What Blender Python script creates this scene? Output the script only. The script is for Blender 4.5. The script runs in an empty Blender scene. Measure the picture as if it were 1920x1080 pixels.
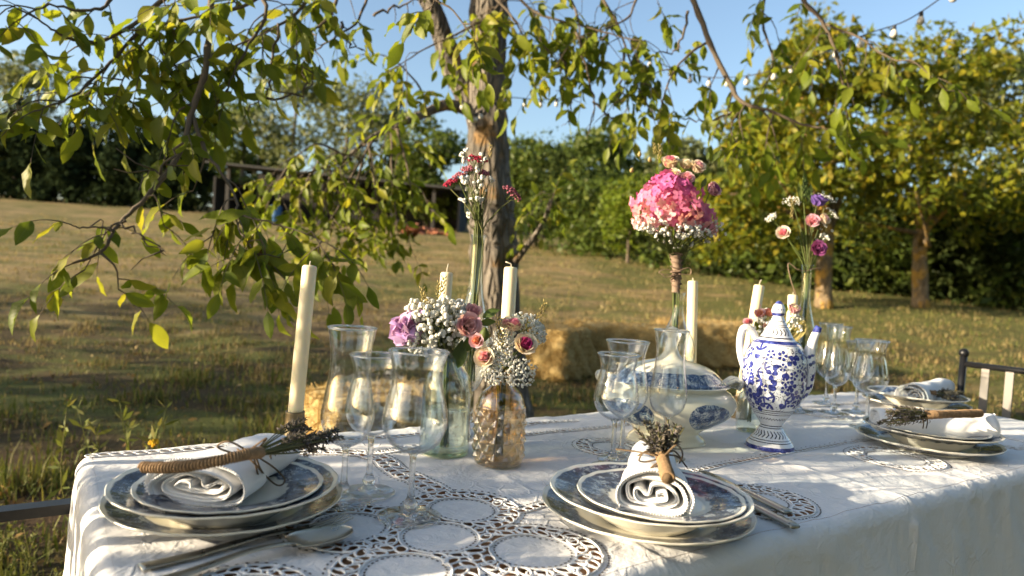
import bpy, math, random
import numpy as np
from math import sin, cos, tan, pi, radians, sqrt, atan2
from mathutils import Vector, Matrix, Quaternion

random.seed(7)
rng = np.random.default_rng(11)
sc = bpy.context.scene
C = sc.collection

# ------------------------------------------------------------------ camera
FPX, PITCH, ROLL, CAMZ = 1285.0, radians(-0.9), radians(3.4), 1.05
_f = np.array([0, cos(PITCH), sin(PITCH)]); _u = np.array([0, -sin(PITCH), cos(PITCH)]); _r = np.array([1.0, 0, 0])
CR = cos(ROLL) * _r + sin(ROLL) * _u
CU = -sin(ROLL) * _r + cos(ROLL) * _u
CP = np.array([0, 0, CAMZ])
cam = bpy.data.cameras.new('camera'); camo = bpy.data.objects.new('camera', cam); C.objects.link(camo)
cam.sensor_width = 36; cam.lens = FPX / 1920 * 36; cam.clip_start = 0.05; cam.clip_end = 600
camo.matrix_world = Matrix(((CR[0], CU[0], -_f[0], 0), (CR[1], CU[1], -_f[1], 0), (CR[2], CU[2], -_f[2], CAMZ), (0, 0, 0, 1)))
cam.dof.use_dof = True; cam.dof.focus_distance = 1.05; cam.dof.aperture_fstop = 4.5
sc.camera = camo

def ray(u, v): return _f + CR * (u - 960) / FPX - CU * (v - 540) / FPX
def onz(u, v, z=0.75):
    d = ray(u, v); return CP + d * ((z - CAMZ) / d[2])
def at(u, v, y):
    d = ray(u, v); return CP + d * (y / d[1])

# ------------------------------------------------------------------ light
SUN_AZ, SUN_EL = radians(17), radians(13)      # direction in which the light travels, height of the sun
w = bpy.data.worlds.new('World'); sc.world = w; w.use_nodes = True
wn = w.node_tree.nodes; wl = w.node_tree.links; wn.clear()
wo = wn.new('ShaderNodeOutputWorld'); wb = wn.new('ShaderNodeBackground'); sky = wn.new('ShaderNodeTexSky')
sky.sky_type = 'NISHITA'; sky.sun_disc = False; sky.sun_elevation = SUN_EL
sky.sun_rotation = atan2(-cos(SUN_AZ), -sin(SUN_AZ)) % (2 * pi)
sky.air_density = 1.0; sky.dust_density = 2.0; sky.ozone_density = 1.6
wb.inputs['Strength'].default_value = 0.115
wl.new(sky.outputs[0], wb.inputs[0]); wl.new(wb.outputs[0], wo.inputs[0])
sun = bpy.data.lights.new('sun', 'SUN'); suno = bpy.data.objects.new('sun', sun); C.objects.link(suno)
sun.energy = 5.0; sun.angle = radians(0.53); sun.color = (1.0, 0.83, 0.59)
suno.rotation_euler = Vector((cos(SUN_AZ) * cos(SUN_EL), sin(SUN_AZ) * cos(SUN_EL), -sin(SUN_EL))).to_track_quat('-Z', 'Y').to_euler()
suno.location = (-6, -3, 6)
sc.view_settings.view_transform = 'Standard'; sc.view_settings.look = 'None'
sc.view_settings.gamma = 1; sc.view_settings.use_curve_mapping = False
sc.view_settings.exposure = 1.42
sc.render.engine = 'CYCLES'
cy = sc.cycles
cy.use_denoising = True
cy.max_bounces = 12; cy.transmission_bounces = 12; cy.transparent_max_bounces = 40; cy.glossy_bounces = 5; cy.diffuse_bounces = 3
cy.sample_clamp_indirect = 6.0
cy.caustics_reflective = False; cy.caustics_refractive = True

# ------------------------------------------------------------------ helpers
def link(o, parent=None):
    C.objects.link(o)
    if parent is not None: o.parent = parent
    return o
def tag(o, label=None, cat=None, group=None, kind=None):
    for k, v in (('label', label), ('category', cat), ('group', group), ('kind', kind)):
        if v: o[k] = v
    return o
def thing(name, loc, label, cat, group=None, rz=0.0, kind=None):
    o = bpy.data.objects.new(name, None); o.location = tuple(float(q) for q in loc); o.rotation_euler = (0, 0, rz)
    o.empty_display_size = 0.05
    link(o); return tag(o, label, cat, group, kind)
def copy_tree(o, parent=None):
    c = o.copy(); link(c)
    if parent is not None: c.parent = parent
    for ch in list(o.children): copy_tree(ch, c)
    return c

class MB:
    """collects vertices and faces; build() makes one mesh object"""
    def __init__(s): s.v = []; s.f = []; s.n = 0
    def add(s, V, F, M=None):
        V = np.asarray(V, float)
        if M is not None:
            m = np.array(M); V = V @ m[:3, :3].T + m[:3, 3]
        s.v.append(V); k = s.n
        s.f.extend([tuple(i + k for i in f) for f in F]); s.n += len(V); return s
    def box(s, c, h, ax=None):
        ax = np.eye(3) if ax is None else np.asarray(ax)
        V = [np.asarray(c) + sx * h[0] * ax[0] + sy * h[1] * ax[1] + sz * h[2] * ax[2] for sx in (-1, 1) for sy in (-1, 1) for sz in (-1, 1)]
        return s.add(V, [(0, 1, 3, 2), (4, 6, 7, 5), (0, 4, 5, 1), (2, 3, 7, 6), (0, 2, 6, 4), (1, 5, 7, 3)])
    def lathe(s, prof, seg=32, rf=None, M=None, sx=1, sy=1, z0=0, close=False):
        prof = np.asarray(prof, float); n = len(prof); th = np.arange(seg) * 2 * pi / seg
        V = np.zeros((n, seg, 3))
        for i, (r, z) in enumerate(prof):
            k = np.ones(seg); dz = np.zeros(seg)
            if rf: k, dz = rf(r, z, th)
            V[i, :, 0] = r * k * np.cos(th) * sx; V[i, :, 1] = r * k * np.sin(th) * sy; V[i, :, 2] = z + dz + z0
        F = []
        m = n if close else n - 1
        for i in range(m):
            a = i * seg; b = ((i + 1) % n) * seg
            for j in range(seg):
                j2 = (j + 1) % seg; F.append((a + j, a + j2, b + j2, b + j))
        return s.add(V.reshape(-1, 3), F, M)
    def tube(s, P, R, seg=8, cap=True, flat=1.0, up=None):
        P = np.asarray(P, float); n = len(P); R = np.broadcast_to(np.asarray(R, float), (n,))
        T = np.gradient(P, axis=0); T /= np.linalg.norm(T, axis=1)[:, None] + 1e-12
        ref = np.array(up if up is not None else ((0, 0, 1) if abs(T[0][2]) < .9 else (1, 0, 0)), float)
        N = np.zeros((n, 3)); x = ref - T[0] * (ref @ T[0]); x /= np.linalg.norm(x) + 1e-12
        for i in range(n):
            x = x - T[i] * (x @ T[i]); x /= np.linalg.norm(x) + 1e-12; N[i] = x
        B = np.cross(T, N); th = np.arange(seg) * 2 * pi / seg
        V = P[:, None, :] + R[:, None, None] * (np.cos(th)[None, :, None] * B[:, None, :] + flat * np.sin(th)[None, :, None] * N[:, None, :])
        F = []
        for i in range(n - 1):
            for j in range(seg):
                j2 = (j + 1) % seg; F.append((i * seg + j, i * seg + j2, (i + 1) * seg + j2, (i + 1) * seg + j))
        if cap: F.append(tuple(range(seg))[::-1]); F.append(tuple((n - 1) * seg + j for j in range(seg)))
        return s.add(V.reshape(-1, 3), F)
    def ball(s, c, r, seg=6, rings=4, sq=1.0):
        c = np.asarray(c, float); V = [c + (0, 0, r * sq)]; F = []
        for i in range(1, rings):
            a = pi * i / rings
            for j in range(seg):
                b = 2 * pi * j / seg + i * .4; V.append(c + (r * sin(a) * cos(b), r * sin(a) * sin(b), r * sq * cos(a)))
        V.append(c - (0, 0, r * sq)); e = len(V) - 1
        for j in range(seg): F.append((0, 1 + j, 1 + (j + 1) % seg))
        for i in range(rings - 2):
            for j in range(seg):
                a = 1 + i * seg + j; b = 1 + i * seg + (j + 1) % seg; F.append((a, a + seg, b + seg, b))
        a = 1 + (rings - 2) * seg
        for j in range(seg): F.append((a + j, e, a + (j + 1) % seg))
        return s.add(V, F)
    def mesh(s, name, mat, smooth=True):
        me = bpy.data.meshes.new(name)
        V = np.concatenate(s.v) if s.v else np.zeros((0, 3))
        me.from_pydata(V.tolist(), [], s.f)
        if mat is not None:
            for m in (mat if isinstance(mat, (list, tuple)) else [mat]): me.materials.append(m)
        if smooth: me.polygons.foreach_set('use_smooth', [True] * len(me.polygons))
        me.update(); return me
    def build(s, name, mat, parent=None, world=True, smooth=True, kind=None):
        """world=True: vertices are world positions (the parent carries no rotation)"""
        if parent is not None and world:
            L = np.array(parent_loc(parent)); s.v = [v - L for v in s.v]
        o = bpy.data.objects.new(name, s.mesh(name, mat, smooth)); link(o, parent)
        if kind: o['kind'] = kind
        return o
def parent_loc(p):
    L = Vector((0, 0, 0))
    while p is not None: L = L + p.location; p = p.parent
    return L
def obj(name, me, parent, M=None):
    o = bpy.data.objects.new(name, me); link(o, parent)
    if M is not None: o.matrix_local = M
    return o
def frame(z, x=None):
    """3x3 columns with the given z axis"""
    z = Vector(z).normalized(); x = Vector(x) if x is not None else Vector((1, 0, 0)) if abs(z.x) < .9 else Vector((0, 1, 0))
    y = z.cross(x).normalized(); x = y.cross(z)
    return Matrix(((x.x, y.x, z.x), (x.y, y.y, z.y), (x.z, y.z, z.z)))
def trs(loc, R3, s=1.0):
    return Matrix.Translation(Vector(loc)) @ R3.to_4x4() @ (Matrix.Diagonal((s, s, s, 1)) if not hasattr(s, '__len__') else Matrix.Diagonal((*s, 1)))
def spline(P, n):
    """Catmull-Rom through the points"""
    P = np.asarray(P, float); Q = np.vstack([2 * P[0] - P[1], P, 2 * P[-1] - P[-2]]); out = []
    m = len(P) - 1
    for k in range(n):
        x = k / (n - 1) * m; i = min(int(x), m - 1); t = x - i
        a, b, c, d = Q[i], Q[i + 1], Q[i + 2], Q[i + 3]
        out.append(.5 * (2 * b + (c - a) * t + (2 * a - 5 * b + 4 * c - d) * t * t + (3 * b - a - 3 * c + d) * t ** 3))
    return np.array(out)

# ------------------------------------------------------------------ node helpers
class S:
    def __init__(s, nt, sock): s.nt = nt; s.s = sock
    def _m(s, op, *o):
        n = s.nt.nodes.new('ShaderNodeMath'); n.operation = op
        for i, v in enumerate((s,) + o):
            if isinstance(v, S): s.nt.links.new(v.s, n.inputs[i])
            else: n.inputs[i].default_value = v
        return S(s.nt, n.outputs[0])
    def __add__(s, o): return s._m('ADD', o)
    def __radd__(s, o): return s._m('ADD', o)
    def __sub__(s, o): return s._m('SUBTRACT', o)
    def __rsub__(s, o): return (s * -1.0) + o
    def __mul__(s, o): return s._m('MULTIPLY', o)
    def __rmul__(s, o): return s._m('MULTIPLY', o)
    def __truediv__(s, o): return s._m('DIVIDE', o)
    def lt(s, o): return s._m('LESS_THAN', o)
    def gt(s, o): return s._m('GREATER_THAN', o)
    def mn(s, o): return s._m('MINIMUM', o)
    def mx(s, o): return s._m('MAXIMUM', o)
    def abs(s): return s._m('ABSOLUTE')
    def fract(s): return s._m('FRACT')
    def sin(s): return s._m('SINE')
    def pp(s, o): return s._m('PINGPONG', o)
    def sq(s): return s._m('POWER', 2.0)
    def sqrt(s): return s._m('SQRT')
    def atan2(s, o): return s._m('ARCTAN2', o)
    def band(s, a, b): return s.gt(a) * s.lt(b)
    def ss(s, a, b):
        n = s.nt.nodes.new('ShaderNodeMapRange'); n.interpolation_type = 'SMOOTHSTEP'
        s.nt.links.new(s.s, n.inputs[0]); n.inputs[1].default_value = a; n.inputs[2].default_value = b
        return S(s.nt, n.outputs[0])

class Mat:
    def __init__(s, name):
        s.m = bpy.data.materials.new(name); s.m.use_nodes = True; s.nt = s.m.node_tree; s.nt.nodes.clear()
        s.out = s.nt.nodes.new('ShaderNodeOutputMaterial')
    def node(s, t, props=None, **inp):
        n = s.nt.nodes.new(t)
        for k, v in (props or {}).items(): setattr(n, k, v)
        for k, v in inp.items():
            k = k.replace('_', ' ')
            sk = n.inputs[k] if k in n.inputs else n.inputs[int(k[1:])]
            s.put(sk, v)
        return n
    def put(s, sk, v):
        if isinstance(v, S): s.nt.links.new(v.s, sk)
        elif isinstance(v, bpy.types.NodeSocket): s.nt.links.new(v, sk)
        elif isinstance(v, (tuple, list)) and len(v) == 3 and sk.type == 'RGBA': sk.default_value = (*v, 1)
        else: sk.default_value = v
    def obj(s): return s.node('ShaderNodeTexCoord').outputs['Object']
    def geo(s): return s.node('ShaderNodeNewGeometry')
    def xyz(s, vec=None):
        n = s.node('ShaderNodeSeparateXYZ', None, Vector=vec if vec is not None else s.obj()); return [S(s.nt, q) for q in n.outputs]
    def noise(s, scale, detail=3, rough=.55, vec=None, dist=0.0):
        n = s.node('ShaderNodeTexNoise', None, Vector=vec if vec is not None else s.obj(), Scale=scale, Detail=detail, Roughness=rough, Distortion=dist)
        return S(s.nt, n.outputs['Fac'])
    def vor(s, scale, vec=None, feature='F1', rnd=1.0, out='Distance', dim='3D'):
        n = s.node('ShaderNodeTexVoronoi', {'feature': feature, 'voronoi_dimensions': dim}, Vector=vec if vec is not None else s.obj(), Scale=scale, Randomness=rnd)
        return S(s.nt, n.outputs[out])
    def comb(s, x, y, z): return s.node('ShaderNodeCombineXYZ', None, X=x, Y=y, Z=z).outputs[0]
    def mix(s, f, a, b, mode='MIX'):
        n = s.node('ShaderNodeMix', {'data_type': 'RGBA', 'blend_type': mode})
        s.put(n.inputs[0], f); s.put(n.inputs[6], a); s.put(n.inputs[7], b); return n.outputs[2]
    def ramp(s, f, stops, interp='LINEAR'):
        n = s.node('ShaderNodeValToRGB'); s.put(n.inputs[0], f); n.color_ramp.interpolation = interp
        e = n.color_ramp.elements
        while len(e) < len(stops): e.new(0.5)
        for q, (p, c) in zip(e, stops): q.position = p; q.color = (*c, 1)
        return n.outputs[0]
    def bump(s, h, strength=.3, dist=.01):
        return s.node('ShaderNodeBump', None, Strength=strength, Distance=dist, Height=h).outputs[0]
    def pbsdf(s, col, rough=.5, normal=None, **kw):
        n = s.node('ShaderNodeBsdfPrincipled', None, Base_Color=col, Roughness=rough)
        for k, v in kw.items(): s.put(n.inputs[k.replace('_', ' ')], v)
        if normal is not None: s.put(n.inputs['Normal'], normal)
        return n.outputs[0]
    def done(s, sh): s.put(s.out.inputs['Surface'], sh); return s.m

def plain(name, col, rough=.5, var=.25, scale=40, bump=0.0, bdist=.002, **kw):
    m = Mat(name); f = m.noise(scale, 4)
    c = m.mix(f, tuple(q * (1 - var) for q in col), tuple(min(1, q * (1 + var)) for q in col))
    nm = m.bump(m.noise(scale * 2, 4), bump, bdist) if bump else None
    return m.done(m.pbsdf(c, rough, nm, **kw))

def leafmat(name, cols, trans=.45, rough=.45, gloss=.25, mottle=.3):
    """foliage: colour varies from leaf to leaf, light comes through"""
    m = Mat(name)
    r1 = S(m.nt, m.geo().outputs['Random Per Island']); r2 = S(m.nt, m.node('ShaderNodeObjectInfo').outputs['Random'])
    f = (r1 + r2).fract()
    n = len(cols)
    c = m.ramp(f, [(i / max(1, n - 1), q) for i, q in enumerate(cols)])
    nz = m.noise(25, 3)
    c = m.mix(nz, m.mix(mottle, c, (0, 0, 0)), c)
    a = m.pbsdf(c, rough, None, Specular_IOR_Level=gloss)
    t = m.node('ShaderNodeBsdfTranslucent', None, Color=m.mix(.5, c, m.mix(1.0, c, (1.0, .9, .25), 'MULTIPLY'))).outputs[0]
    x = m.node('ShaderNodeMixShader'); m.put(x.inputs[0], trans); m.put(x.inputs[1], a); m.put(x.inputs[2], t)
    return m.done(x.outputs[0])
def fastmesh(name, V, F, mat, smooth=False):
    V = np.asarray(V, np.float32).reshape(-1, 3); F = np.asarray(F, np.int32); n, k = F.shape
    me = bpy.data.meshes.new(name)
    me.vertices.add(len(V)); me.vertices.foreach_set('co', V.ravel())
    me.loops.add(n * k); me.loops.foreach_set('vertex_index', F.ravel())
    me.polygons.add(n); me.polygons.foreach_set('loop_start', np.arange(n, dtype=np.int32) * k)
    me.update(calc_edges=True); me.validate()
    if smooth: me.polygons.foreach_set('use_smooth', [True] * len(me.polygons))
    me.materials.append(mat); return me
def unit(v): return v / (np.linalg.norm(v, axis=-1, keepdims=True) + 1e-12)

# ------------------------------------------------------------------ ground
def gz(x, y):
    x = np.asarray(x, float); y = np.asarray(y, float)
    d = np.logaddexp(0, (y - 4.5) / .9) * .9
    d = np.where(d > 52, 52 + 12 * np.tanh((d - 52) / 12), d)
    near = np.clip((y - 2.2) / 4, 0, 1)
    b = .030 * np.sin(x * 1.7 + .6 * y) * np.sin(y * 1.1 + .4) + .016 * np.sin(x * 4.1 + 1.3) * np.sin(y * 3.7) + .05 * np.sin(x * .35 + 1) * np.sin(y * .4)
    return .1 * d + b * near

def ground():
    xs = np.concatenate([np.linspace(-300, -40, 14)[:-1], np.linspace(-40, -8, 60)[:-1], np.linspace(-8, 8, 110)[:-1], np.linspace(8, 40, 60)[:-1], np.linspace(40, 300, 14)])
    ys = np.concatenate([np.linspace(-60, -2, 12)[:-1], np.linspace(-2, 14, 110)[:-1], np.linspace(14, 60, 90)[:-1], np.linspace(60, 320, 16)])
    X, Y = np.meshgrid(xs, ys); Z = gz(X, Y)
    n, k = X.shape; I = np.arange(n * k).reshape(n, k)
    F = np.stack([I[:-1, :-1], I[:-1, 1:], I[1:, 1:], I[1:, :-1]], -1).reshape(-1, 4)
    m = Mat('field_soil'); x, y, z = m.xyz()
    v = m.obj()
    big = m.noise(.55, 4, .6); med = m.noise(2.6, 5, .65); fine = m.noise(38, 4, .7)
    streak = m.noise(1.0, 4, .6, vec=m.comb(x * .22, y * 1.3, 0.0))
    soil = m.mix(fine, (.035, .023, .013), (.12, .080, .046))
    straw = m.mix(fine, (.13, .090, .040), (.46, .34, .165))
    green = m.mix(fine, (.04, .055, .013), (.17, .185, .05))
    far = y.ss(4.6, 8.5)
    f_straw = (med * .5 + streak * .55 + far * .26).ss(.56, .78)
    c = m.mix(f_straw, soil, straw)
    f_green = (big * .6 + m.noise(1.7, 4, .6, vec=m.comb(x * .4 + 7.0, y * .9, 0.0)) * .5 + x.ss(1.0, 8.0) * .22 + m.noise(.8, 3, .6, vec=m.comb(x * .12 + 3.0, y * 1.6, 0.0)) * .35 + (1.0 - far) * .06).ss(.64, .82)
    c = m.mix(f_green * .85, c, green)
    c = m.mix(m.noise(7.0, 5, .7).ss(.54, .68) * .65, c, soil)
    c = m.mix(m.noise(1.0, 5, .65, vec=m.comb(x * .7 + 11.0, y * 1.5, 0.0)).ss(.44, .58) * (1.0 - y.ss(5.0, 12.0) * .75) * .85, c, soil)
    me = fastmesh('ground', np.stack([X, Y, Z], -1), F, m.done(m.pbsdf(c, .95, m.bump(fine + med * .6, .8, .05), Specular_IOR_Level=.1)), True)
    o = bpy.data.objects.new('ground', me); link(o); tag(o, kind='structure'); return o
ground()

def blades(name, label, n, ymin, ymax, hmin, hmax, wid, mat, dens=None, lean=.5, xoff=(1.0, 1.5)):
    y = np.exp(rng.uniform(math.log(ymin), math.log(ymax), n * 4)); x = rng.uniform(-1, 1, n * 4) * (y * xoff[0] + xoff[1])
    clump = np.sin(x * 5.1 + 2 * np.sin(y * 3.3)) * np.sin(y * 4.7 + 1.7 * np.sin(x * 2.9)) * .5 + .5
    p = .06 + .94 * clump ** 1.7
    if dens is not None: p = p * dens(x, y)
    k = rng.uniform(0, 1, n * 4) < p
    x, y = x[k][:n], y[k][:n]; m = len(x)
    x = x + rng.normal(0, .03, m); y = y + rng.normal(0, .03, m)
    z = gz(x, y) - .005
    h = rng.uniform(hmin, hmax, m) * (.55 + .9 * clump[k][:n][:m] ** 2) * (.5 + .9 * rng.uniform(0, 1, m) ** 2) * (1 + y * .015); ww = wid * (1 + y * .16) * rng.uniform(.6, 1.3, m)
    a = rng.uniform(0, 2 * pi, m); ln = rng.normal(0, lean, m)
    d = np.stack([np.cos(a), np.sin(a), 0 * a], -1); s = np.stack([-np.sin(a), np.cos(a), 0 * a], -1)
    B = np.stack([x, y, z], -1); up = np.array([0, 0, 1.0])
    mid = B + up * (h * .55)[:, None] + d * (ln * h * .3)[:, None]
    tip = B + up * (h * np.clip(1 - .3 * np.abs(ln), .4, 1))[:, None] + d * (ln * h)[:, None]
    V = np.stack([B - s * ww[:, None], B + s * ww[:, None], mid + s * (ww * .7)[:, None], tip, mid - s * (ww * .7)[:, None]], 1)
    I = np.arange(m)[:, None] * 5
    V = V.reshape(-1, 3); me = fastmesh(name, V, np.concatenate([I + [0, 1, 2], I + [0, 2, 4], I + [4, 2, 3]]), mat)
    o = bpy.data.objects.new(name, me); link(o); tag(o, label, 'grass', None, 'stuff'); return o
M_dry = leafmat('dry_grass', [(.42, .32, .14), (.30, .22, .09), (.18, .12, .055), (.52, .42, .20), (.22, .19, .075)], .3, .7, .1)
M_grn = leafmat('green_grass', [(.09, .12, .025), (.16, .18, .04), (.05, .075, .02), (.26, .24, .07), (.12, .16, .03)], .35, .6, .15)
M_brn = leafmat('withered_grass', [(.10, .06, .03), (.2, .13, .06), (.07, .05, .025), (.28, .2, .09)], .2, .8, .1)
blades('dry_grass', 'short dry straw coloured grass all over the sloping field', 80000, 2.2, 30, .02, .075, .0020, M_dry, lambda x, y: np.clip(.35 + .65 * (y - 4) / 4, .3, 1))
blades('withered_grass', 'brown withered grass matted over the bare soil', 26000, 1.6, 10, .015, .06, .0024, M_brn, lean=.9)
blades('green_grass', 'green weeds and grass growing through the dry field', 60000, 1.35, 24, .02, .075, .0026, M_grn,
       lambda x, y: np.clip(.26 + .9 * np.exp(-((y - 2.4) / 1.6) ** 2) + .5 * np.clip((x - 1) / 6, 0, 1) + .25 * np.sin(x * .9 + y * .6), .03, 1))

blades('tall_weeds', 'tufts of taller green weeds in the near grass', 15000, 1.5, 5.5, .05, .17, .0028, M_grn, lambda x, y: np.clip(.75 - .5 * x, .05, 1) * (.35 + .65 * (np.sin(x * 2.3 + 1) * np.sin(y * 2.9) > .1)), .6)
n_ = 2600; y_ = np.exp(rng.uniform(math.log(1.6), math.log(11), n_)); x_ = rng.uniform(-1, 1, n_) * (y_ + 1.5)
def fallen():
    P = np.stack([x_, y_, gz(x_, y_) + rng.uniform(.01, .05, n_)], -1); nr = unit(rng.normal(0, .5, (n_, 3)) + (0, 0, 1)); t = unit(np.cross(nr, rng.normal(0, 1, (n_, 3)))); b = np.cross(nr, t); L = rng.uniform(.02, .055, n_)[:, None]
    V = np.stack([P - t * L * .5, P + b * L * .24 + nr * L * .1, P + t * L * .5, P - b * L * .24 + nr * L * .1], 1)
    o = bpy.data.objects.new('fallen_leaves', fastmesh('fallen_leaves', V, np.arange(n_ * 4).reshape(-1, 4), leafmat('fallen_leaf', [(.30, .17, .06), (.42, .28, .10), (.18, .10, .045), (.5, .38, .18)], .2, .8, .1))); link(o); tag(o, 'dry fallen walnut leaves scattered over the grass', 'leaves', None, 'stuff')
fallen()
# ------------------------------------------------------------------ trees
M_bark = None
def barkmat(name, base, lichen, amt):
    m = Mat(name); x, y, z = m.xyz()
    v = m.comb(x * 14.0, y * 14.0, z * 3.5)
    n1 = m.noise(1.0, 6, .65, vec=v, dist=.8); n2 = m.noise(9, 5, .6); n3 = m.noise(3.2, 4, .6)
    cr = m.vor(1.0, vec=m.comb(x * 26.0, y * 26.0, z * 5.0), feature='DISTANCE_TO_EDGE').ss(.02, .22)
    c = m.mix(n1.ss(.3, .7), tuple(q * .30 for q in base), base); c = m.mix(cr, m.mix(.75, c, (.02, .016, .012)), c)
    c = m.mix(n2 * .6, c, tuple(min(1, q * 1.7) for q in base))
    c = m.mix((n3 + n2 * .3).ss(.74 - amt, .86 - amt), c, lichen)
    return m.done(m.pbsdf(c, .9, m.bump(n1 * .6 + n2 * .3 + cr * .9, 1.0, .03), Specular_IOR_Level=.15))
M_bark = barkmat('walnut_bark', (.20, .175, .145), (.26, .16, .07), .02)
M_bark2 = barkmat('pale_bark', (.30, .22, .13), (.42, .25, .06), .12)
M_twig = plain('twig', (.10, .075, .05), .85, .4, 60)

def leaf_cloud(P, size, flat=.35, droop=0.0, asp=.45):
    n = len(P); nrm = unit(rng.normal(0, 1, (n, 3)) + np.array([0, 0, flat]))
    t = unit(np.cross(nrm, rng.normal(0, 1, (n, 3)))); t[:, 2] -= droop; t = unit(t)
    b = unit(np.cross(nrm, t)); L = (size * (.45 + 1.2 * rng.uniform(0, 1, n) ** 1.6))[:, None]
    fold = nrm * L * .12
    V = np.stack([P - t * L * .5, P + b * L * asp * .5 + fold, P + t * L * .5, P - b * L * asp * .5 + fold], 1)
    return V
def clump_points(cl, n, shell=.55):
    cl = [(np.asarray(c, float), np.asarray(r, float) * np.ones(3)) for c, r in cl]
    wts = np.array([np.prod(r) ** (2 / 3) for c, r in cl]); wts /= wts.sum()
    idx = rng.choice(len(cl), n, p=wts); d = unit(rng.normal(0, 1, (n, 3))); q = (shell + (1 - shell) * rng.uniform(0, 1, n) ** .7)[:, None]
    q = q * (1 + rng.normal(0, .10, (n, 1)))
    c = np.array([k[0] for k in cl])[idx]; r = np.array([k[1] for k in cl])[idx]
    return c + d * r * q
def crown_clumps(c, r, k, rs):
    """k clumps spread unevenly through an ellipsoid"""
    c = np.asarray(c, float); r = np.asarray(r, float); out = []
    for i in range(k):
        d = unit(rng.normal(0, 1, 3)); q = rng.uniform(.25, 1) ** .6
        s = rs * rng.uniform(.55, 1.25)
        out.append((c + d * r * q * .85, s * np.array([1.15, 1.15, .75])))
    return out
def tree(name, label, base, trunk, cl, n, size, mat, bark, group=None, cat='tree', limbs=0, flat=.35, shell=.5, tr=(.2, .1), droop=0.2):
    base = np.asarray(base, float); t = thing(name, base, label, cat, group)
    if trunk is not None:
        b = MB(); P = spline(trunk, 12); b.tube(P, np.linspace(tr[0], tr[1], 12) * (1 + .06 * np.sin(np.arange(12) * 2.1)), 10)
        b.build('trunk', bark, t)
        if limbs:
            for i in range(limbs):
                e, _ = cl[rng.integers(len(cl))]; k = rng.integers(5, 12); a = P[k]
                mid = (a + e) / 2 + rng.normal(0, .12, 3) * np.linalg.norm(e - a) + (0, 0, .08 * np.linalg.norm(e - a))
                lb = MB(); lb.tube(spline([a, mid, e], 8), np.linspace(tr[1] * .6, .012, 8), 6); lb.build('limb', bark, t)
    V = leaf_cloud(clump_points(cl, n, shell), size, flat, droop) - base
    me = fastmesh('crown', V, np.arange(len(V) * 4).reshape(-1, 4), mat); obj('crown', me, t); return t

M_yel = leafmat('yellowing_leaves', [(.28, .29, .02), (.20, .23, .02), (.13, .17, .02), (.34, .30, .02), (.17, .21, .02), (.10, .14, .02), (.40, .31, .03)], .5)
M_olive = leafmat('olive_leaves', [(.15, .19, .07), (.21, .24, .10), (.11, .14, .05), (.26, .27, .13)], .4)
M_mid = leafmat('mid_green_leaves', [(.09, .14, .025), (.13, .18, .03), (.06, .10, .02), (.19, .22, .04)], .45)
M_brt = leafmat('bright_green_leaves', [(.16, .24, .02), (.22, .28, .03), (.11, .18, .02), (.26, .28, .03)], .5)
M_drk = leafmat('dark_leaves', [(.035, .055, .016), (.055, .075, .02), (.025, .04, .014), (.08, .10, .03)], .3, .9, .03)
M_cyp = leafmat('cypress_needles', [(.022, .034, .016), (.032, .047, .02), (.015, .024, .012)], .15, .95, .0)

def G(u, v0, y):
    """ground point seen in direction u at depth y"""
    p = at(u, v0, y); p[2] = gz(p[0], p[1]); return p

# two walnut trees with yellowing crowns on the right
for (u, vb, y, label, crowns, n) in (
    (1546, 575, 13.0, 'yellowing walnut tree whose lichened trunk stands behind the slender flower vase', [((1420, 330), 13.0, (2.3, 2.0, 1.1)), ((1480, 190), 13.2, (2.2, 2.0, 1.5)), ((1350, 420), 12.7, (1.5, 1.5, .8)), ((1560, 110), 13.4, (1.6, 1.6, 1.1)), ((1560, 300), 12.6, (2.0, 1.6, 1.2))], 9000),
    (1727, 580, 13.6, 'yellowing walnut tree whose straight trunk stands free before the dark hedge', [((1750, 330), 13.6, (2.6, 2.2, 1.5)), ((1850, 250), 13.4, (2.0, 2.0, 1.7)), ((1700, 200), 13.9, (2.0, 2.0, 1.5)), ((1660, 380), 13.0, (1.8, 1.6, .9)), ((1790, 130), 14.0, (1.6, 1.6, .9)), ((1900, 400), 13.2, (1.7, 1.6, 1.1))], 9500)):
    b = G(u, vb, y); cl = []
    for (cu, cv), cyy, r in crowns: cl += crown_clumps(at(cu, cv, cyy), r, 13, .54)
    top = at(crowns[1][0][0] * .4 + u * .6, 330, y)
    tree('walnut_tree', label, b, [b - (0, 0, .1), at(u - 2, vb - 60, y), at(u + 3, 430, y), top], cl, n, .17, M_yel, M_bark2, 'walnut trees on the right of the field', limbs=9, tr=(.17, .10), droop=.35)

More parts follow.
